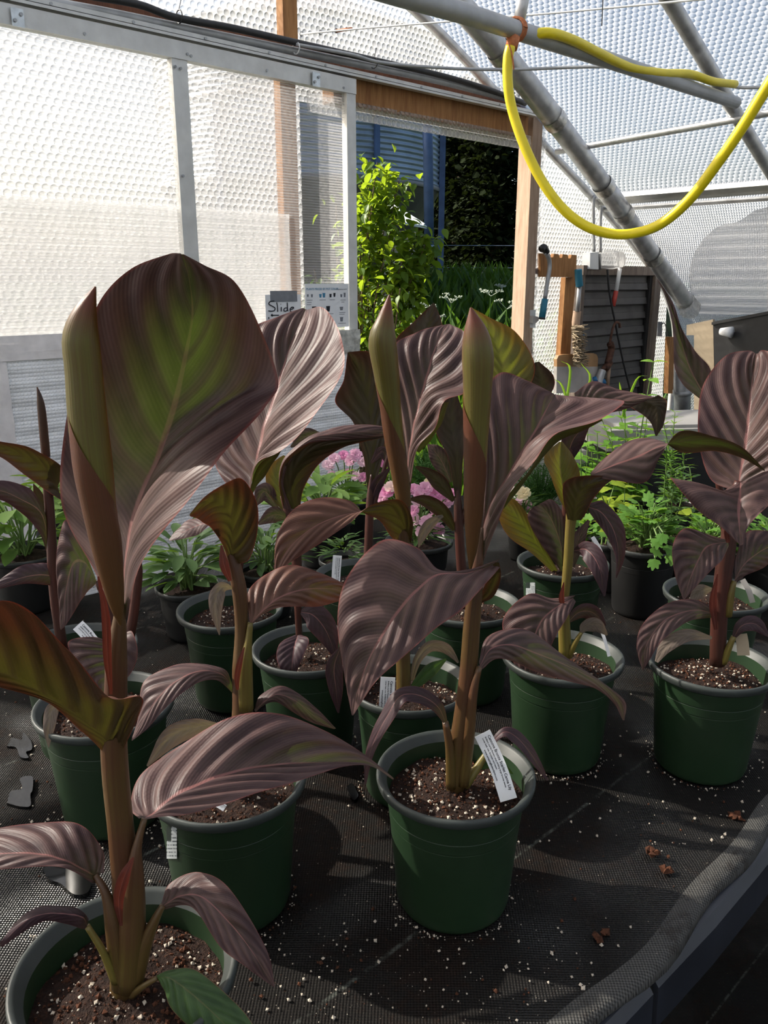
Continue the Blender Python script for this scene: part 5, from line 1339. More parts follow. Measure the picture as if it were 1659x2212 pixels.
rod('pipe', [(1474, 800), (1474, 905)], .16, .05, 'galv_dull', gp, sides=16)
rod('collar', [(1474, 842), (1474, 852)], .16, .058, 'galv_dull', gp, sides=16)

# ------------------------------------------------------------------ low side at the right: corrugated panel, black cabinet, tote
(sA, zA), (sB, zB) = (S_CH, Z_CH), SD(1452, 650, -.07)
def PSL(px, py, lift=.05):
    """pixel ray onto the sloping side, lifted to the inside"""
    nz = Vector(((zB - zA) * UX, (zB - zA) * UY, -(sB - sA))).normalized()
    p0 = WL(sA, 0, zA) + nz * lift
    r = ray(px, py); return CAM + r * ((p0 - CAM).dot(nz) / r.dot(nz))
arc = [(1760, 428), (1659, 443), (1614, 467), (1571, 484), (1533, 502), (1510, 530), (1496, 558), (1489, 590), (1490, 620), (1496, 650)]
low = [(1760, 655), (1659, 672), (1625, 678), (1590, 684), (1560, 688), (1540, 690), (1525, 690), (1515, 685), (1505, 675), (1497, 655)]
vs, fs, us = [], [], []
na_, nb_ = 40, 60
A_ = crs([(x, y, 0) for x, y in arc], na_); B_ = crs([(x, y, 0) for x, y in low], na_)
nrm = Vector(((zB - zA) * UX, (zB - zA) * UY, -(sB - sA))).normalized()
for i in range(na_):
    for j in range(nb_ + 1):
        f = j / nb_
        x, y = A_[i, :2] * (1 - f) + B_[i, :2] * f
        p = PSL(x, y)
        hgt = (p.z) / .052
        p = p + nrm * .010 * math.sin(2 * math.pi * hgt)
        vs.append(p); us.append(((p.x * NX + p.y * NY), p.z))
for i in range(na_ - 1):
    for j in range(nb_):
        a = i * (nb_ + 1) + j; fs.append((a, a + 1, a + nb_ + 2, a + nb_ + 1))
o = mk('corrugated_panel', vs, fs, M['corr_film'], None, True, us)
tag(o, 'rounded corrugated translucent panel on the low right side', 'panel')

SC = 1.75
def splane(name, px, s, th, mat, parent=None):
    pts = [PS(x, y, s) for x, y in px]; back = [p + UV3 * th for p in pts]; n = len(pts)
    return mk(name, pts + back, [tuple(range(n)), tuple(range(2 * n - 1, n - 1, -1))] + [(i, n + i, n + (i + 1) % n, (i + 1) % n) for i in range(n)], M[mat], parent)
cb = thing('black_cabinet', 'large black cabinet at the right edge behind the tall ribbed leaf', 'cabinet', PS(1600, 900, SC))
splane('body', [(1540, 698), (1800, 648), (1800, 940), (1548, 920)], SC, .35, 'black', cb)
splane('top_lip', [(1537, 696), (1800, 645), (1800, 652), (1537, 702)], SC - .012, .37, 'black', cb)
mb = MB(); a_, b_ = PS(1556, 716, SC - .03), PS(1581, 718, SC - .03)
o = MB().tube([a_, a_.lerp(b_, .5), b_], [.016, .022, .028], 12).build('paper_roll', M['paper'], None, True)
tag(o, 'small white paper roll stuck on the black cabinet', 'paper roll')
M['board_tan'] = simple('beige_board', (.36, .29, .20), .6, 0, .3, .15, 8)
o = splane('beige_board', [(1483, 702), (1540, 690), (1545, 905), (1499, 905), (1499, 724), (1483, 724)], SC + .08, .02, 'board_tan')
tag(o, 'beige board standing left of the black cabinet', 'board')

def box_at(name, label, cat, c, sx, sy, sz, rz, mb_, ml, lid=.03):
    t = thing(name, label, cat, c)
    R = Euler((0, 0, rz)).to_matrix()
    k = .88
    vs = [c + R @ Vector((x * sx / 2 * (k if z == 0 else 1), y * sy / 2 * (k if z == 0 else 1), z * sz)) for z in (0, 1) for x, y in ((-1, -1), (1, -1), (1, 1), (-1, 1))]
    mk('body', vs, [(3, 2, 1, 0), (4, 5, 6, 7), (0, 1, 5, 4), (1, 2, 6, 5), (2, 3, 7, 6), (3, 0, 4, 7)], M[mb_], t)
    b = MB()
    for (g, z0_, z1_) in ((1.05, sz - lid, sz - lid * .45), (1.0, sz - lid * .45, sz + .004), (.86, sz + .004, sz + .012)):
        b.box(c + Vector((0, 0, (z0_ + z1_) / 2)), sx * g, sy * g, z1_ - z0_, (0, 0, rz))
    b.build('lid', M[ml], t)
    return t, R
M['lid'] = simple('worn_grey_lid', (.30, .29, .27), .5, 0, .4, .12, 8)
c = PY(1428, 900, 2.25); c.z = BZ + .001
tote, R_ = box_at('storage_tote', 'black storage tote with a worn grey lid among the herbs', 'tote', c, .40, .28, .262, .12, 'black', 'lid', .05)
q = c + R_ @ Vector((.085, -.149, .215))
MB().box(q, .022, .002, .026, (0, 0, .12)).build('sticker', M['paper'], tote)
c = PY(1262, 960, 2.2); c.z = BZ + .001; c.x -= .125
tote2, R_ = box_at('white_crate', 'pale plastic crate behind the tall herbs', 'crate', c, .20, .18, .20, .2, 'pan_white', 'pan_white', .03)

# ------------------------------------------------------------------ plant tags
def tag_strip(px, Y, width_px, label, lines, mat='paper', n=14, name='plant_tag', group='white plant tags'):
    """px: top to bottom centre line pixels with depth offsets in cm"""
    C_ = crs([PY(x, y, Y + d / 100) for x, y, d in px], n)
    pts = [Vector(p) for p in C_]
    t0 = thing(name, label, 'plant tag', pts[-1], group)
    view = (CAM - pts[n // 2]).normalized()
    hw = width_px * (pts[0] - CAM).length / 1850.0 / 2
    vs, fs, tan, side = [], [], [], []
    for i, p in enumerate(pts):
        t = (pts[min(i + 1, n - 1)] - pts[max(i - 1, 0)]).normalized()
        s = view.cross(t).normalized()          # to the right of the downward line, seen from the camera -> left
        s = -s if s.x < 0 else s
        tan.append(t); side.append(s)
        nn = s.cross(t).normalized(); nn = nn if nn.dot(view) > 0 else -nn
        vs += [p - s * hw, p + s * hw, p - s * hw - nn * .0005, p + s * hw - nn * .0005]
    for i in range(n - 1):
        a, b = i * 4, i * 4 + 4
        fs += [(a, b, b + 1, a + 1), (a + 2, a + 3, b + 3, b + 2), (a, a + 2, b + 2, b), (a + 1, b + 1, b + 3, a + 3)]
    e = (n - 1) * 4
    fs += [(0, 1, 3, 2), (e, e + 2, e + 3, e + 1)]
    mk('strip', vs, fs, M[mat], t0)
    cum = np.concatenate([[0], np.cumsum([(pts[i + 1] - pts[i]).length for i in range(n - 1)])])
    for (body, size, start, across) in lines:
        v, f = text_flat(body, size * hw * 2)
        out = []
        for x, y, _ in v:
            L_ = min(start * hw * 2 + x, cum[-1] * .999)
            i = min(int(np.searchsorted(cum, L_, side='right')) - 1, n - 2); fr = (L_ - cum[i]) / (cum[i + 1] - cum[i])
            p = pts[i].lerp(pts[i + 1], fr); s = side[i].lerp(side[i + 1], fr)
            nn = s.cross(tan[i]).normalized(); nn = nn if nn.dot(view) > 0 else -nn
            out.append(p + s * (across * hw * 2 + y) + nn * .0004)
        mk('print', out, f, M['ink'], t0)
    return t0
LINES = [('Cannova Bronze Scarlet Canna Lily', .23, .25, .20), ('Brilliant scarlet flowers atop striking large bronze leaves', .135, .25, .02), ('Loves heat, sun, fertilizer and water.', .135, .25, -.15), ('www.amazingflowerfarm.com', .16, .9, -.36)]
tag_strip([(1042, 1584, 1.0), (1062, 1625, .2), (1080, 1668, -.8), (1099, 1728, -2.6)], C.Y, 37, 'curved white tag standing in the front centre pot', LINES)
tag_strip([(838, 1463, -2.2), (836, 1500, -2.6), (834, 1540, -3.2)], F.Y, 33, 'straight white tag in the pot behind the broad drooping leaf', LINES)
tag_strip([(729, 1200, -2.6), (727, 1226, -2.9), (725, 1260, -3.4)], K.Y, 20, 'small white tag in the pot before the petunias', LINES[:3])
tag_strip([(168, 1350, -2), (184, 1366, -2.4), (200, 1386, -3)], J.Y, 26, 'white tag between the far left pots, partly under a purple leaf', LINES)
tag_strip([(455, 1728, -7.2), (470, 1736, -7.4), (486, 1746, -7.6)], B.Y, 14, 'white tag lying inside the rim of the second front pot', LINES[:3])
tag_strip([(1600, 1370, -1), (1604, 1390, -1.2), (1606, 1416, -1.6)], E.Y, 24, 'blank beige tag in the rightmost front pot', [], 'board_tan')
tag_strip([(1291, 1348, -.5), (1304, 1375, -1), (1316, 1418, -2)], D.Y, 7, 'thin edge on tag at the right rim of the right of centre pot', [])
tag_strip([(1280, 1160, -.5), (1292, 1180, -1), (1302, 1204, -1.6)], Q.Y, 9, 'narrow pale tag in the rear pot with the sticker', [])
tag_strip([(1604, 1252, 0), (1617, 1275, -.6), (1626, 1302, -1)], L.Y, 11, 'withered looking pale tag in the rear right pot', [], 'pan_white')
# stickers on pots
def label_mat():
    t = NT('printed_label'); uv = t.uv(); sp = t.n('SeparateXYZ', i={0: uv})
    ln = t.math('GREATER_THAN', t.math('FRACT', t.math('MULTIPLY', sp.outputs[1], 9.0)), .62)
    wd = t.math('GREATER_THAN', t.noise(t.vmath('MULTIPLY', uv, (14, 3, 1)), 1.0, 1), .47)
    blk = t.math('MULTIPLY', t.math('GREATER_THAN', sp.outputs[1], .55), t.math('LESS_THAN', sp.outputs[0], .45))
    c = t.mixc(t.math('MULTIPLY', ln, wd), (.34, .37, .38), (.06, .07, .08))
    return t.done(t.bsdf(t.mixc(blk, c, (.012, .02, .016)), .5))
M['label'] = label_mat()
def pot_sticker(P_, px0, px1, y0, y1, label):
    c_ = P_.c; out, us_ = [], []
    nn = 6; rows = 5
    for j in range(rows):
        for i in range(nn):
            x = px0 + (px1 - px0) * i / (nn - 1); y = y0 + (y1 - y0) * j / (rows - 1)
            # onto the tapered pot wall
            r = ray(x, y); lo = None
            a = r.x ** 2 + r.y ** 2; b = -2 * (r.x * c_.x + r.y * c_.y); k = c_.x ** 2 + c_.y ** 2
            zz = y and 0.11
            for _ in range(6):
                R0 = .060 + .0125 * zz / RIM_H + .0012
                D_ = max(b * b - 4 * a * (k - R0 * R0), 0); t = (-b - math.sqrt(D_)) / (2 * a); zz = min(max((CAM + r * t).z - BZ, 0), RIM_H)
            out.append(CAM + r * t)
    return mk('sticker', out, [(j * nn + i, j * nn + i + 1, (j + 1) * nn + i + 1, (j + 1) * nn + i) for j in range(rows - 1) for i in range(nn - 1)], M['label'], P_.root, False, [(i / (nn - 1), 1 - j / (rows - 1)) for j in range(rows) for i in range(nn)])
pot_sticker(B, 360, 382, 1785, 1855, '')
pot_sticker(Q, 1136, 1156, 1258, 1285, '')

# ------------------------------------------------------------------ puddles on the cloth
def water_mat():
    t = NT('puddle_water')
    nm = t.bump(t.noise(t.pos(), 14, 2), .04, .01)
    return t.done(t.bsdf((.004, .004, .004), .04, 0, .6, nm))
M['water'] = water_mat()
for px, lab in (([(20, 1612), (30, 1596), (44, 1600), (52, 1588), (64, 1598), (68, 1622), (58, 1630), (60, 1642), (44, 1638), (34, 1624)], 'upper of the two puddles left of the far left green pot'),
                ([(20, 1735), (28, 1712), (44, 1706), (46, 1688), (58, 1676), (70, 1684), (72, 1712), (64, 1722), (66, 1744), (46, 1752), (34, 1742)], 'lower of the two puddles left of the far left green pot'),
                ([(752, 1704), (764, 1698), (770, 1712), (776, 1726), (768, 1730), (758, 1718)], 'tiny puddle beside the front centre pot'),
                ([(95, 1880), (120, 1872), (160, 1878), (190, 1905), (186, 1930), (160, 1936), (130, 1915), (100, 1905)], 'puddle under the low left leaf of the tallest canna')):
    rq = random.Random(len(lab)); P_ = [PZ(x + rq.uniform(-5, 5), y + rq.uniform(-5, 5), BZ) for x, y in px]; Q_ = [Vector(p) for p in crs(P_ + [P_[0]], 60)][:-1]
    c_ = sum(Q_, Vector()) / len(Q_); n = len(Q_)
    top = [Vector((p.x, p.y, BZ + .0035)) for p in Q_]; edge = [Vector((c_.x + (p.x - c_.x) * 1.02, c_.y + (p.y - c_.y) * 1.02, BZ - .002)) for p in Q_]
    o = mk('puddle', top + edge, [tuple(range(n))] + [(i, n + i, n + (i + 1) % n, (i + 1) % n) for i in range(n)], M['water'])
    tag(o, lab, 'puddle', 'puddles on the cloth')
# ------------------------------------------------------------------ outside the door
def green(name, a, b, glow, tl=.4, rough=.5, spec=.3):
    t = NT(name); r = t.n('ObjectInfo').outputs['Random']
    nz = t.noise(t.pos(), 25, 2)
    c = t.mixc(t.map(t.math('ADD', t.math('MULTIPLY', r, .6), t.math('MULTIPLY', nz, .4)), .15, .85), a, b)
    bs = t.bsdf(c, rough, 0, spec)
    tr = t.n('BsdfTranslucent', i={'Color': glow}).outputs[0]
    return t.done(t.mixs(tl, bs, tr))
M['shrub'] = green('shrub_leaf_green', (.030, .075, .008), (.10, .17, .02), (.30, .42, .02), .45)
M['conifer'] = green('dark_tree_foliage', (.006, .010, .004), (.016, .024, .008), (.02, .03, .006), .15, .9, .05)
M['grass'] = green('meadow_grass', (.020, .060, .008), (.060, .13, .016), (.10, .20, .014), .35)
M['umbel'] = simple('white_umbel', (.42, .46, .36), .8)
M['twig'] = simple('brown_twig', (.10, .065, .035), .8)
M['silo'] = simple('weathered_galvanised', (.34, .41, .49), .45, .55, .5, .18, 2.5)
M['silo_cone'] = simple('weathered_cone_sheet', (.26, .25, .24), .5, .45, .5, .2, 3)
M['bluepaint'] = simple('faded_blue_paint', (.075, .13, .26), .5, .1, .4, .2, 6)
M['roofwhite'] = simple('white_roof_sheet', (.62, .66, .66), .4, .2, .5, .06, 4)
M['shedwall'] = simple('grey_shed_board', (.26, .25, .24), .8, 0, .3, .15, 6)

def gz(Y): return -.05 if Y < 5 else min(1.22, -.05 + 1.27 * (1 - math.cos(min((Y - 5) / 8.5, 1) * math.pi)) / 2)
vs, fs = [], []
gx = np.linspace(-30, 40, 36); gy = np.concatenate([np.linspace(-8, 4, 5), np.linspace(4.5, 16, 30), np.linspace(18, 60, 10)])
for y in gy:
    for x in gx:
        vs.append((x, y, gz(y) + (.04 * math.sin(x * 2.1 + y) if y > 6 else 0)))
for j in range(len(gy) - 1):
    for i in range(len(gx) - 1):
        a = j * len(gx) + i; fs.append((a, a + 1, a + len(gx) + 1, a + len(gx)))
M['soilgrass'] = simple('grassy_ground', (.030, .045, .012), .9, 0, .2, .4, 3)
tag(mk('ground', vs, fs, M['soilgrass'], None, True), 'grassy ground rising behind the greenhouse', None, None, 'structure')

rr = random.Random(21)
def in_house(x, y):
    d = x * NX + y * NY - OFF0
    return d > -.35
mb = MB()
cnt = 0
while cnt < 5200:
    Y = rr.uniform(5.2, 14.5); x = rr.uniform(-1.2, .26 * Y + .6)
    if in_house(x, Y): continue
    cnt += 1
    h = rr.uniform(.12, .42) * (1.25 if Y > 8 else 1); b = Vector((x, Y, gz(Y) - .02)); w = rr.uniform(.010, .03)
    a = rr.random() * 6.28; t = Vector((math.cos(a), math.sin(a), 0)); ln = Vector((rr.uniform(-.5, .5), rr.uniform(-.5, .5), 0)) * h
    m_ = b + Vector((0, 0, h * .6)) + ln * .35; e = b + Vector((0, 0, h)) + ln
    mb.add([b - t * w, b + t * w, m_ + t * w * 1.3, m_ - t * w * 1.3, e], [(0, 1, 2, 3), (3, 2, 4)])
tag(mb.build('meadow_grass', M['grass']), 'tall green grass and weeds outside the doorway', 'grass', None, 'stuff')
for k, (px, py, Y) in enumerate([(905, 668, 7), (930, 690, 7), (975, 655, 9), (1060, 640, 9), (1085, 625, 11), (1095, 668, 8), (915, 720, 6.5)]):
    c = PY(px, py, Y); t = thing('cow_parsley', 'white flowering cow parsley in the weeds, ' + ['left by the blue leg', 'just right of the blue leg foot', 'in the middle of the weeds', 'right of the middle near the jamb', 'highest beside the jamb', 'lowest beside the jamb', 'in front behind the olive spear'][k], 'wildflower', Vector((c.x, c.y, gz(Y))), 'cow parsley outside')
    MB().tube([Vector((c.x, c.y, gz(Y))), c], .006, 5).build('stem', M['grass'], t)
    for q in range(4):
        e = c + Vector((rr.uniform(-.1, .1), rr.uniform(-.1, .1), rr.uniform(.02, .09)))
        mb = MB().tube([c, e], .003, 4)
        for _ in range(16): mb.grain(e + Vector((rr.uniform(-.045, .045), rr.uniform(-.045, .045), rr.uniform(-.008, .012))), .009, rr)
        mb.build('umbel', M['umbel'], t)

# silo
YS = 13.0
def hx(px, Y, py=400): return PY(px, py, Y).x
xr = hx(950, YS); RS = 2.05; sx_ = xr - RS
zb = PY(880, 388, YS - RS * .9).z; ztop = zb + 1.9
silo = thing('grain_silo', 'corrugated steel grain silo with a hopper bottom behind the shrub', 'silo', (sx_, YS, gz(YS)))
prof = []
nrib = int((ztop - zb) / .068)
for i in range(nrib * 5 + 1):
    z = zb + i * .068 / 5; prof.append((RS + .011 * math.cos(2 * math.pi * i / 5), z))
MB().lathe((sx_, YS, 0), prof, 72).build('shell', M['silo'], silo, True)
MB().lathe((sx_, YS, 0), [(RS + .012, zb), (RS - .02, zb - .02), (RS * .45, zb - 1.75), (.22, zb - 2.2)], 48).build('hopper', M['silo_cone'], silo, True)
for z in (zb + .02, zb + 1.0, zb + 1.87):
    MB().lathe((sx_, YS, 0), [(RS + .014, z - .03), (RS + .02, z - .02), (RS + .02, z + .02), (RS + .014, z + .03)], 72).build('ring_seam', M['silo_cone'], silo, True)
def angat(px):   # angle on the near side of the shell for a pixel column
    x = hx(px, YS - RS * .8); return math.acos(max(-1, min(1, (x - sx_) / RS)))
for a in [angat(812), 6.0]:
    a = -a if a > 0 else a
    x, y = sx_ + (RS + .03) * math.cos(a), YS + (RS + .03) * math.sin(a)
    MB().box((x, y, zb + .9), .04, .07, 1.8, (0, 0, a)).build('stiffener', M['bluepaint'], silo)
MB().lathe((sx_, YS, 0), [(RS + .06, ztop - .02), (RS * .5, ztop + .45), (.15, ztop + .85), (.01, ztop + .87)], 48).build('roof_cone', M['silo_cone'], silo, True)
for px in (953,):
    x = hx(px, YS - .4, 480)
    MB().box((x, YS - .4, (gz(YS) + PY(953, 298, YS - .4).z) / 2), .085, .085, PY(953, 298, YS - .4).z - gz(YS) + .1).build('leg', M['bluepaint'], silo)
for a in (-2.0, 2.1, 1.0):
    MB().box((sx_ + (RS + .05) * math.cos(a), YS + (RS + .05) * math.sin(a), (gz(YS) + zb + 1) / 2), .085, .085, zb + 1 - gz(YS)).build('leg', M['bluepaint'], silo)
t = thing('silo_tube', 'faded blue downpipe running beside the silo hopper', 'pipe', PY(926, 545, YS - 2.2))
MB().tube([PY(921, 230, YS - 2.2), PY(925, 330, YS - 2.2), PY(927, 545, YS - 2.2)], .062, 12).build('tube', M['bluepaint'], t, True)
MB().tube([PY(927, 530, YS - 2.2), PY(927, 548, YS - 2.2)], .068, 12).build('end_collar', M['silo'], t, True)
# shed
c = PY(870, 520, 10.5)
shd = thing('small_shed', 'small shed with a white sheet metal roof under the silo', 'shed', (c.x, c.y, gz(10.5)))
e0, e1 = PY(922, 488, 10.0), PY(855, 446, 10.4)
mk('roof', [e0, PY(856, 478, 9.6), PY(800, 440, 10.0), e1, e0 + Vector((0, 0, -.03)), PY(856, 482, 9.6), PY(800, 444, 10.0), e1 + Vector((0, 0, -.03))], [(0, 3, 2, 1), (4, 5, 6, 7), (0, 1, 5, 4), (1, 2, 6, 5), (2, 3, 7, 6), (3, 0, 4, 7)], M['roofwhite'], shd)
for i in range(6):
    f = (i + .5) / 6; a = PY(922, 488, 10.0).lerp(PY(856, 478, 9.6), f); b = e1.lerp(PY(800, 440, 10.0), f)
    MB().tube([a + Vector((0, 0, .012)), b + Vector((0, 0, .012))], .012, 5).build('roof_rib', M['roofwhite'], shd)
p_ = PY(868, 520, 10.3)
MB().box((p_.x - .05, p_.y, (gz(10.5) + p_.z + .1) / 2), .40, .5, p_.z + .1 - gz(10.5)).build('wall', M['shedwall'], shd)
MB().box((PY(893, 530, 10.1).x, 10.1, (gz(10.5) + 2.0) / 2), .05, .05, 2.0 - gz(10.5) - .1).build('post', M['roofwhite'], shd)
for k, y in enumerate((531, 579)):
    o = MB().tube([PY(740, y - 2, 14.2), PY(960, y - 1, 14.2), PY(1160, y, 14.2)], .005, 5).build('fence_wire', M['silo'])
    tag(o, ['upper strand of fence wire before the dark trees', 'lower strand of fence wire just above the grass'][k], 'wire', 'fence wires')

# leaf blade shared by shrub and herbs
def blade(name, pts, mat, fold=.18, curl=.25, nseg=6):
    """unit leaf along +Y, half widths pts (y,w); folded along the rib and curling down"""
    vs, fs = [], []
    for (y, w) in pts:
        z = -curl * y * y
        vs += [Vector((-w, y, z + fold * w)), Vector((0, y, z)), Vector((w, y, z + fold * w))]
    for i in range(len(pts) - 1):
        a = i * 3
        fs += [(a, a + 1, a + 4, a + 3), (a + 1, a + 2, a + 5, a + 4)]
    me = bpy.data.meshes.new(name); me.from_pydata([tuple(v) for v in vs], [], fs)
    me.polygons.foreach_set('use_smooth', [True] * len(me.polygons)); me.materials.append(M[mat]); me.update()
    return me
def put(name, me, root, p, rz, tilt, roll, s, scl=(1, 1, 1)):
    """a copy of a shared mesh under root; +Y turned by rz about Z, raised by tilt"""
    o = bpy.data.objects.new(name, me); COL.objects.link(o); o.parent = root
    o.location = Vector(p) - root.location
    o.rotation_euler = (Matrix.Rotation(rz, 3, 'Z') @ Matrix.Rotation(tilt, 3, 'X') @ Matrix.Rotation(roll, 3, 'Y')).to_euler()
    o.scale = (s * scl[0], s * scl[1], s * scl[2])
    return o
SHRUB_LEAF = blade('shrub_leaf', [(0, .01), (.15, .17), (.35, .27), (.55, .26), (.78, .15), (1, .005)], 'shrub', .25, .3)
sc_ = PY(800, 560, 5.35); base = Vector((sc_.x - .10, 5.35, -.05))
shrub = thing('leafy_shrub', 'sunlit leafy shrub just outside the open doorway', 'shrub', base)
rr = random.Random(31)
tips = []
for k in range(26):
    a = rr.random() * 6.28; r = rr.uniform(.05, .52); h = rr.uniform(.7, 2.1) * (1 - .35 * (r / .52) ** 2)
    e = base + Vector((r * math.cos(a) * 1.1, r * math.sin(a) * .7, h)); m_ = base.lerp(e, .5) + Vector((rr.uniform(-.06, .06), rr.uniform(-.06, .06), .12))
    MB().tube([Vector(p) for p in crs([base + Vector((rr.uniform(-.06, .06), rr.uniform(-.06, .06), 0)), m_, e], 7)], [.012 - .0014 * i for i in range(7)], 5).build('branch', M['twig'], shrub)
    tips.append((m_, e))
# one branch reaching right and upper tips as in the doorway
for px, py in ((800, 345), (815, 350), (862, 388), (845, 420), (905, 500), (925, 512), (870, 560), (800, 430), (850, 470), (880, 610), (900, 575)):
    e = PY(px, py, 5.35 + rr.uniform(-.15, .2)); m_ = base.lerp(e, .62) + Vector((-.04, 0, .08))
    MB().tube([Vector(p) for p in crs([base + Vector((0, 0, .2)), m_, e], 7)], [.010 - .0012 * i for i in range(7)], 5).build('branch', M['twig'], shrub)
    tips.append((m_, e)); tips.append((base.lerp(e, .75), e)); tips.append((base.lerp(e, .85), e))
leafs = []
for k in range(2300):
    m_, e = rr.choice(tips)
    p = m_.lerp(e, rr.random() ** .6 * 1.25 - .25) + Vector((rr.gauss(0, .06), rr.gauss(0, .06), rr.gauss(0, .05)))
    leafs.append((p, rr.random() * 6.28, rr.uniform(-.9, .35), rr.uniform(-.5, .5), rr.uniform(.050, .095)))
leafs.sort(key=lambda L_: (L_[0] - CAM).length - L_[0].x * .3)
for p, a, b, c_, s in leafs[:290]: put('leaf', SHRUB_LEAF, shrub, p, a, b, c_, s)
mb = MB()
lv = [v.co.copy() for v in SHRUB_LEAF.vertices]; lf_ = [tuple(p.vertices) for p in SHRUB_LEAF.polygons]
for p, a, b, c_, s in leafs[290:]:
    R = Matrix.Rotation(a, 3, 'Z') @ Matrix.Rotation(b, 3, 'X') @ Matrix.Rotation(c_, 3, 'Y')
    mb.add([p + R @ (v * s) for v in lv], lf_)
tag(mb.build('inner_leaves', M['shrub'], shrub), kind='stuff')

# dark trees
rr = random.Random(41)
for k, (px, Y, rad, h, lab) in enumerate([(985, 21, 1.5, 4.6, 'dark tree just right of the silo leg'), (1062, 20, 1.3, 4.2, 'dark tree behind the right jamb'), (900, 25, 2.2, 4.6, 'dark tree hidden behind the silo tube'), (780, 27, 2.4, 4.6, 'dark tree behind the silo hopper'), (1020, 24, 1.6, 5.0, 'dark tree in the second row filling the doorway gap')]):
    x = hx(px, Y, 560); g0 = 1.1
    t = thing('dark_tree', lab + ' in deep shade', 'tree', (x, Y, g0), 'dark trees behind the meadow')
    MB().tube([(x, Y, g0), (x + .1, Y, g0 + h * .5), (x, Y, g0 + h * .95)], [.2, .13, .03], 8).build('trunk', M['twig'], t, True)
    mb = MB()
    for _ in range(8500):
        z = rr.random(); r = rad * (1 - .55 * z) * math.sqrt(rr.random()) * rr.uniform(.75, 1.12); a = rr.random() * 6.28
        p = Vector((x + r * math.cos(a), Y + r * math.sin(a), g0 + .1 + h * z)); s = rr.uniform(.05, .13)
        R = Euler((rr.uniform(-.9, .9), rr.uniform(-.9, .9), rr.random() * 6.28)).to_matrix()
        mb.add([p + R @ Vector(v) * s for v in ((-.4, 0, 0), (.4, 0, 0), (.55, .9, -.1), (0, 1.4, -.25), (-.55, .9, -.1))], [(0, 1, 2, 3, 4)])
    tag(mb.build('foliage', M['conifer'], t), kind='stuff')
# ------------------------------------------------------------------ herbs and flowers at the back of the bench
M['sage'] = green('sage_green', (.095, .19, .04), (.19, .30, .08), (.26, .42, .04), .38, .7)
M['sage_dark'] = green('deep_sage_green', (.035, .085, .022), (.085, .15, .045), (.14, .26, .02), .3, .6)
M['mint'] = green('fresh_mint_green', (.10, .24, .028), (.20, .38, .055), (.36, .58, .04), .42, .6)
M['lime'] = green('lime_leaf_green', (.18, .27, .020), (.30, .38, .030), (.45, .52, .03), .42, .6)
M['mum'] = green('daisy_leaf_green', (.07, .18, .028), (.15, .30, .055), (.26, .46, .04), .4, .6)
M['feather'] = green('feathery_green', (.035, .10, .018), (.075, .17, .035), (.12, .26, .02), .3, .7)
M['hstem'] = simple('herb_stem', (.12, .20, .045), .6)
def petal_mat():
    t = NT('pink_petal'); r = t.n('ObjectInfo').outputs['Random']
    c = t.mixc(t.map(r, .1, .9), (.78, .34, .56), (.88, .66, .74))
    c = t.mixc(t.map(r, .93, .96), c, (.85, .74, .48))
    return t.done(t.mixs(.4, t.bsdf(c, .6, 0, .3), t.n('BsdfTranslucent', i={'Color': c}).outputs[0]))
M['petal'] = petal_mat()

SAGE = blade('sage_leaf', [(0, .02), (.2, .12), (.45, .185), (.7, .17), (.9, .09), (1, .01)], 'sage', .3, .22)
SAGE_D = blade('dark_sage_leaf', [(0, .02), (.2, .10), (.45, .16), (.7, .15), (.9, .08), (1, .01)], 'sage_dark', .3, .22)
MINT = blade('mint_leaf', [(0, .03), (.12, .22), (.2, .20), (.3, .30), (.38, .26), (.5, .30), (.58, .23), (.7, .23), (.78, .15), (.88, .12), (1, .01)], 'mint', .2, .25)
LIME = blade('heart_leaf', [(-.12, .22), (0, .40), (.15, .50), (.3, .46), (.4, .50), (.55, .38), (.68, .36), (.85, .15), (1, .01)], 'lime', .15, .3)
NEEDLE = blade('narrow_leaf', [(0, .02), (.3, .07), (.7, .06), (1, .005)], 'mint', .3, .1)
SMALLN = blade('small_narrow_leaf', [(0, .03), (.3, .11), (.7, .10), (1, .01)], 'sage_dark', .3, .2)
GRASSB = blade('grass_blade', [(0, .03), (.25, .045), (.5, .045), (.75, .03), (1, .003)], 'mint', .4, .55)
def mum_leaf():
    out = [(0, .015)]
    vs = [Vector((0, 0, 0))]; fs = []
    lob = [(-.95, .55), (-.55, .78), (-.2, .95), (.0, 1.0), (.2, .95), (.55, .78), (.95, .55)]
    mbm = MB()
    for a, l in ((-1.0, .62), (-.5, .85), (0, 1.0), (.5, .85), (1.0, .62)):
        dx, dy = math.sin(a), math.cos(a); b = Vector((0, .25, 0)) if abs(a) < .9 else Vector((0, .15, 0))
        tip = b + Vector((dx, dy, -.15)) * l * .75; s = Vector((dy, -dx, 0))
        m1 = b.lerp(tip, .55); m2 = b.lerp(tip, .8)
        mbm.add([b - s * .06, b + s * .06, m1 + s * .17, m2 + s * .10, tip + s * .05, tip - s * .05, m2 - s * .10, m1 - s * .17], [(0, 1, 2, 7), (7, 2, 3, 6), (6, 3, 4, 5)])
    mbm.add([Vector((-.03, -.1, 0)), Vector((.03, -.1, 0)), Vector((.05, .3, 0)), Vector((-.05, .3, 0))], [(0, 1, 2, 3)])
    me = bpy.data.meshes.new('lobed_leaf'); me.from_pydata(mbm.v, [], mbm.f); me.materials.append(M['mum']); me.update(); return me
MUM = mum_leaf()
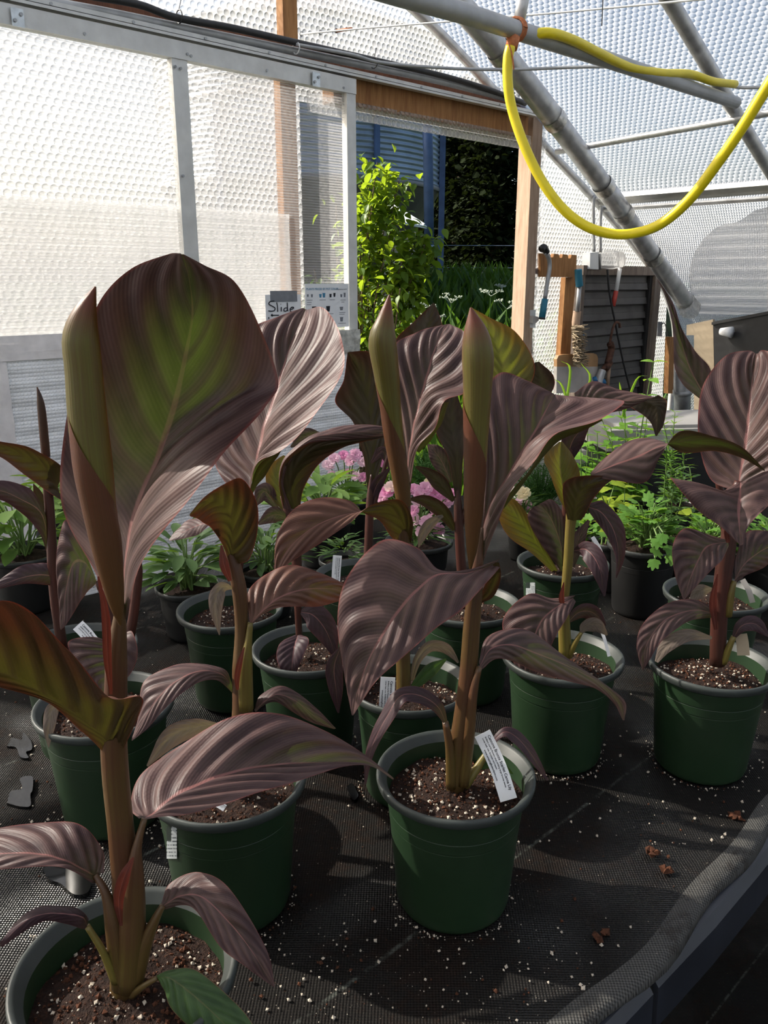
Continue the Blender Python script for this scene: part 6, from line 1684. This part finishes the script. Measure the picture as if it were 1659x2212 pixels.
def flower_mesh():
    rr = random.Random(5); mbm = MB()
    for ring, (n, l, up) in enumerate(((6, 1.0, .15), (6, .75, .5), (5, .5, .9))):
        for k in range(n):
            a = 6.283 * (k + ring * .5) / n; d = Vector((math.cos(a), math.sin(a), 0)); s = Vector((-math.sin(a), math.cos(a), 0))
            w = .42 * l
            pts = [d * .05 - s * .05, d * .05 + s * .05]
            for i, f in enumerate((.45, .8, 1.0)):
                z = up * l * f + .07 * rr.uniform(-1, 1)
                ww = w * (.6, 1.0, .8)[i]
                pts += [d * l * f - s * ww + Vector((0, 0, z + .08 * rr.uniform(-1, 1))), d * l * f * 1.03 + Vector((0, 0, z - .05)), d * l * f + s * ww + Vector((0, 0, z + .08 * rr.uniform(-1, 1)))]
            mbm.add(pts, [(0, 1, 3), (0, 3, 2), (1, 4, 3), (2, 3, 6, 5), (3, 4, 7, 6), (5, 6, 9, 8), (6, 7, 10, 9)])
    me = bpy.data.meshes.new('ruffled_flower'); me.from_pydata([tuple(v) for v in mbm.v], [], mbm.f)
    me.polygons.foreach_set('use_smooth', [True] * len(me.polygons)); me.materials.append(M['petal']); me.update(); return me
FLOWER = flower_mesh()

def herb_root(name, label, px, py, R=.055, h=.10, seed=1, group=None, pot=True):
    c = pot_centre(px, py, h)
    t = thing(name, label, 'potted plant', c, group)
    if pot: build_pot(t, c, R, h, ('pot_black', 'pot_dark'), 0, seed, 28, h - .012)
    return t, c + Vector((0, 0, h - .008))
def rosette(t, c, me, n, spread, height, size, seed, stems=True, sx=1.0):
    rr = random.Random(seed)
    for k in range(n):
        f = (k + .5) / n; a = k * 2.4 + rr.uniform(-.3, .3)
        r = spread * math.sqrt(f) * rr.uniform(.55, 1.0); z = height * (1 - .75 * f) * rr.uniform(.6, 1.1)
        p = c + Vector((r * math.cos(a) * sx * .7, r * math.sin(a) * .7, z))
        if stems and k % 2 == 0:
            MB().tube([c + Vector((rr.uniform(-.012, .012), rr.uniform(-.012, .012), 0)), c.lerp(p, .55) + Vector((0, 0, .012)), p], .0016, 5).build('stem', M['hstem'], t)
        put('leaf', me, t, p, a - math.pi / 2, rr.uniform(-.1, .75) * (1 - .6 * f) + .1, rr.uniform(-.4, .4), size * rr.uniform(.7, 1.15))
def spire(t, c, top, me, nodes, size, seed, pairs=2, lift=.3, taper=.55, lean=0.0):
    rr = random.Random(seed)
    mid = c.lerp(top, .5) + Vector((rr.uniform(-.01, .01), 0, 0))
    P = [Vector(p) for p in crs([c, mid, top], nodes + 1)]
    MB().tube(P, [.0022 - .0012 * i / nodes for i in range(nodes + 1)], 5).build('stem', M['hstem'], t)
    for i in range(1, nodes + 1):
        a0 = i * 1.571 + rr.uniform(-.3, .3); s = size * (1 - taper * i / nodes)
        for k in range(pairs):
            put('leaf', me, t, P[i], a0 + k * 6.283 / pairs, lift + rr.uniform(-.25, .35), rr.uniform(-.3, .3), s * rr.uniform(.8, 1.15))

t, c = herb_root('potted_sage', 'large pale sage at the far left edge', 50, 1190, .075, .12, 51, 'sage plants')
rosette(t, c, SAGE, 66, .15, .13, .085, 51)
t, c = herb_root('potted_sage', 'green sage between the tallest canna and the pink leaved canna', 405, 1262, .06, .10, 52, 'sage plants')
rosette(t, c, SAGE_D, 74, .095, .10, .058, 52)
t, c = herb_root('potted_sage', 'dark sage partly hidden behind the curled bronze leaf', 575, 1225, .06, .10, 53, 'sage plants')
rosette(t, c, SAGE_D, 56, .10, .10, .060, 53)
t, c = herb_root('potted_sage', 'pale broad leaved sage left of the petunias', 700, 1120, .07, .11, 54, 'sage plants')
rosette(t, c, SAGE, 60, .13, .11, .080, 54)
t, c = herb_root('potted_sage', 'pale sage behind the far left canna stem', 130, 1110, .07, .11, 55, 'sage plants')
rosette(t, c, SAGE, 46, .13, .11, .080, 55)
t, c = herb_root('small_herb', 'small bushy herb in a black pot beside the small white tag', 742, 1205, .052, .09, 56)
rosette(t, c, SMALLN, 70, .055, .055, .030, 56, False)
def petunia(label, px, py, seed, fl, spread, R=.07):
    t, c = herb_root('potted_petunia', label, px, py, R, .10, seed, 'pink petunias')
    rosette(t, c, SMALLN, 60, spread, .07, .042, seed)
    rr = random.Random(seed)
    for x, y in fl:
        p = PY(x, y, c.y + rr.uniform(-.06, .02)); p = p - Vector((0, 0, .006))
        MB().tube([c.lerp(p, .2), c.lerp(p, .7) + Vector((0, 0, .01)), p], .0015, 5).build('flower_stalk', M['hstem'], t)
        vd = (CAM - p); rz = math.atan2(vd.y, vd.x) + rr.uniform(-.6, .6)
        o = put('flower', FLOWER, t, p, 0, 0, 0, rr.uniform(.0135, .018))
        o.rotation_euler = (Matrix.Rotation(rz, 3, 'Z') @ Matrix.Rotation(rr.uniform(.5, 1.1), 3, 'Y') @ Matrix.Rotation(rr.random() * 6, 3, 'Z')).to_euler()
petunia('pink petunia left of the dark canna stem', 748, 1075, 61, [(709, 1000), (742, 979), (768, 978), (784, 993), (717, 1024), (755, 1018), (770, 1024), (826, 993), (785, 1026), (722, 985), (758, 990)], .10)
petunia('pink petunia right of the dark canna stem, thick with flowers', 905, 1165, 62, [(838, 1056), (845, 1046), (826, 1070), (893, 1052), (918, 1050), (930, 1040), (910, 1062), (905, 1080), (940, 1062), (962, 1078), (953, 1090), (893, 1098), (896, 1118), (922, 1122), (940, 1112), (948, 1140), (912, 1143), (925, 1075), (970, 1062)], .11, .075)
petunia('small petunia with one open flower behind the right leaf', 1130, 1120, 63, [(1131, 1061), (1122, 1080), (1136, 1088)], .07, .04)

def mint_bed(label, name, px, py, tops, me, size, nodes, seed, group=None, R=.07, pot=True, pairs=2, dy=0.0, taper=.5):
    t, c = herb_root(name, label, px, py, R, .11, seed, group, pot)
    rr = random.Random(seed)
    for k, (x, y) in enumerate(tops):
        b = c + Vector((rr.uniform(-.03, .03), rr.uniform(-.03, .03), 0))
        spire(t, b, PY(x, y, c.y + dy + rr.uniform(-.04, .04)), me, nodes, size, seed * 10 + k, pairs, .25, taper)
    return t, c
mint_bed('tall catmint with toothed leaves rising past the dark leaf tip', 'potted_mint', 1372, 1090, [(1411, 782), (1335, 880), (1350, 905), (1378, 915), (1300, 905), (1398, 900), (1320, 925)], MINT, .058, 9, 71, 'tall herbs', .05)
mint_bed('leafy mint left of the tote, paler', 'potted_mint', 1280, 1110, [(1270, 915), (1255, 945), (1290, 935), (1310, 960), (1278, 975)], MINT, .052, 8, 72, 'tall herbs', .045)
mint_bed('narrow leaved herb with a pointed tip beside the tall ribbed leaf', 'potted_herb', 1463, 1085, [(1458, 890), (1432, 905), (1478, 930), (1440, 960)], NEEDLE, .042, 16, 73, None, .06, True, 4)
mint_bed('lime green herb with heart shaped leaves', 'potted_herb', 1320, 1168, [(1296, 1062), (1330, 1040), (1350, 1052), (1312, 1080), (1345, 1090), (1362, 1075)], LIME, .030, 3, 74, None, .04, True, 2, 0, .1)
mint_bed('lime leaved herb behind the low right leaves', 'potted_herb', 1570, 1130, [(1478, 1110), (1500, 1100), (1520, 1090), (1460, 1040)], LIME, .028, 3, 75, None, .04, True, 2, 0, .1)
mint_bed('fleshy leaved herb left of the tall ribbed leaf', 'potted_herb', 1462, 1150, [(1440, 1000), (1462, 1015), (1478, 1030), (1448, 1050), (1490, 1010)], SAGE_D, .040, 7, 76, None, .05, True, 3)
t, c = herb_root('potted_daisy', 'lobed leaf daisy spilling over a tall black pot', 1392, 1172, .072, .145, 81, 'lobed leaf daisies')
rosette(t, c, MUM, 130, .105, .09, .027, 81)
rr = random.Random(8)
for x, y in ((1420, 1160), (1408, 1180), (1432, 1150), (1440, 1175), (1415, 1205), (1450, 1195)):
    p = PY(x, y, c.y - .085); MB().tube([c, c.lerp(p, .6) + Vector((0, 0, .03)), p], .0015, 5).build('stem', M['hstem'], t)
    put('leaf', MUM, t, p, rr.uniform(2.6, 3.7), -.5, 0, .030)
t, c = herb_root('potted_daisy', 'lobed leaf daisy behind the low leaf of the right edge canna', 1530, 1185, .058, .11, 82, 'lobed leaf daisies')
rosette(t, c, MUM, 100, .12, .08, .028, 82)
t, c = herb_root('potted_daisy', 'lobed leaf daisy at the right edge beside the rear right pot', 1668, 1190, .060, .11, 83, 'lobed leaf daisies')
rosette(t, c, MUM, 80, .13, .08, .028, 83)
t, c = herb_root('potted_daisy', 'small lobed leaf daisy behind the rear pot with the sticker', 1255, 1165, .045, .09, 84, 'lobed leaf daisies')
rosette(t, c, MUM, 40, .08, .05, .032, 84)
def feather(label, px, py, spread, h, n, seed):
    t, c = herb_root('feathery_herb', label, px, py, .055, .10, seed, 'feathery herbs')
    rr = random.Random(seed); mb = MB()
    for k in range(n):
        a = rr.random() * 6.28; r = spread * math.sqrt(rr.random())
        e = c + Vector((r * math.cos(a), r * math.sin(a), h * rr.uniform(.3, 1))); m_ = c.lerp(e, .6) + Vector((0, 0, .02))
        mb.tube([c, m_, e], [.0012, .001, .0005], 4, False)
        for q in range(10):
            f = rr.uniform(.3, 1); p = (c.lerp(m_, f * 1.6) if f < .6 else m_.lerp(e, (f - .6) / .4))
            d = Vector((rr.uniform(-1, 1), rr.uniform(-1, 1), rr.uniform(-.2, .9))).normalized() * rr.uniform(.008, .02)
            mb.tube([p, p + d], .0006, 3, False)
    tag(mb.build('fronds', M['feather'], t), kind='stuff')
feather('feathery herb behind the right leaf of the front centre canna', 1165, 1100, .09, .13, 120, 91)
feather('feathery herb left of the tall mints', 1262, 1080, .08, .12, 110, 92)
feather('feathery herb glimpsed between the olive spear and its dark neighbour', 930, 1070, .09, .14, 120, 93)
gt = thing('grass_tuft', 'light green grassy blades sprouting before the dustpan', 'grass tuft', PY(1230, 880, 1.95))
rr = random.Random(95)
for (x0, y0, x1, y1, x2, y2) in ((1218, 900, 1232, 800, 1212, 780), (1240, 900, 1275, 820, 1255, 785), (1235, 905, 1215, 835, 1195, 818), (1345, 900, 1375, 820, 1400, 812), (1350, 905, 1342, 850, 1338, 825)):
    P = [Vector(p) for p in crs([PY(x0, y0, 1.95), PY(x1, y1, 1.95), PY(x2, y2, 1.93)], 9)]
    vs, fs = [], []
    for i, p in enumerate(P):
        w = .0032 * (1 - (i / 8) ** 2) + .0005; vs += [p + Vector((-w, 0, 0)), p + Vector((0, .002, 0)), p + Vector((w, 0, 0))]
    for i in range(8): fs += [(i * 3, i * 3 + 1, i * 3 + 4, i * 3 + 3), (i * 3 + 1, i * 3 + 2, i * 3 + 5, i * 3 + 4)]
    mk('grass_blade', vs, fs, M['mint'], gt, True)
t, c = herb_root('grass_pot', 'dark pot under the grassy blades, mostly hidden', 1240, 1030, .06, .10, 96)

# ------------------------------------------------------------------ perlite and crumbs spilled on the bench
rr = random.Random(77)
def clear_of_pots(p): return all((Vector((p.x, p.y)) - Vector((q.c.x, q.c.y))).length > .064 for q in (A, B, C, D, E, F, G, H, I, J, K, N, Q, L))
mb, mb2 = MB(), MB()
n1 = 0
while n1 < 1150:
    px, py = rr.uniform(0, 1659), 1250 + 960 * rr.random() ** 1.1
    p = PZ(px, py, BZ)
    d = p.x * NX + p.y * NY - OFF0
    if d > DB - .02 or not clear_of_pots(p): continue
    if rr.random() > (.25 + .75 * (math.sin(p.x * 9 + 1.3) * math.sin(p.y * 11 + .7) > .1)): continue
    n1 += 1
    (mb if rr.random() < .72 else mb2).grain(p + Vector((0, 0, .0012)), .0005 + .0021 * rr.random() ** 2.6, rr)
for q in (A, B, C, D, E, F, G, I):                      # rings washed out round the pot feet
    for _ in range(130):
        a = rr.uniform(0, 6.28); r = .0615 + abs(rr.gauss(0, .0035))
        p = q.c + Vector((r * math.cos(a), r * math.sin(a), .0012))
        if p.x * NX + p.y * NY - OFF0 < DB - .01: (mb if rr.random() < .8 else mb2).grain(p, .0006 + .0014 * rr.random() ** 2, rr)
tag(mb.build('spilled_perlite', M['perlite']), 'white perlite grains scattered over the bench cloth', 'perlite', None, 'stuff')
tag(mb2.build('bark_crumbs', M['bark']), 'brown bark crumbs scattered over the bench cloth', 'bark crumbs', None, 'stuff')
for k, (x, y, lab) in enumerate([(1443, 1883, 'large reddish bark flake on the cloth near the bench edge'), (1299, 2027, 'small reddish bark flake left of the hem'), (1410, 1845, 'reddish bark flake behind the large flake'), (1592, 1768, 'red bark flake near the right end of the hem')]):
    p = PZ(x, y, BZ); m_ = MB()
    for _ in range(5): m_.grain(p + Vector((rr.uniform(-.007, .007), rr.uniform(-.005, .005), .003)), .005, rr)
    tag(m_.build('bark_flake', M['bark']), lab, 'bark flake', 'bark flakes on the cloth')
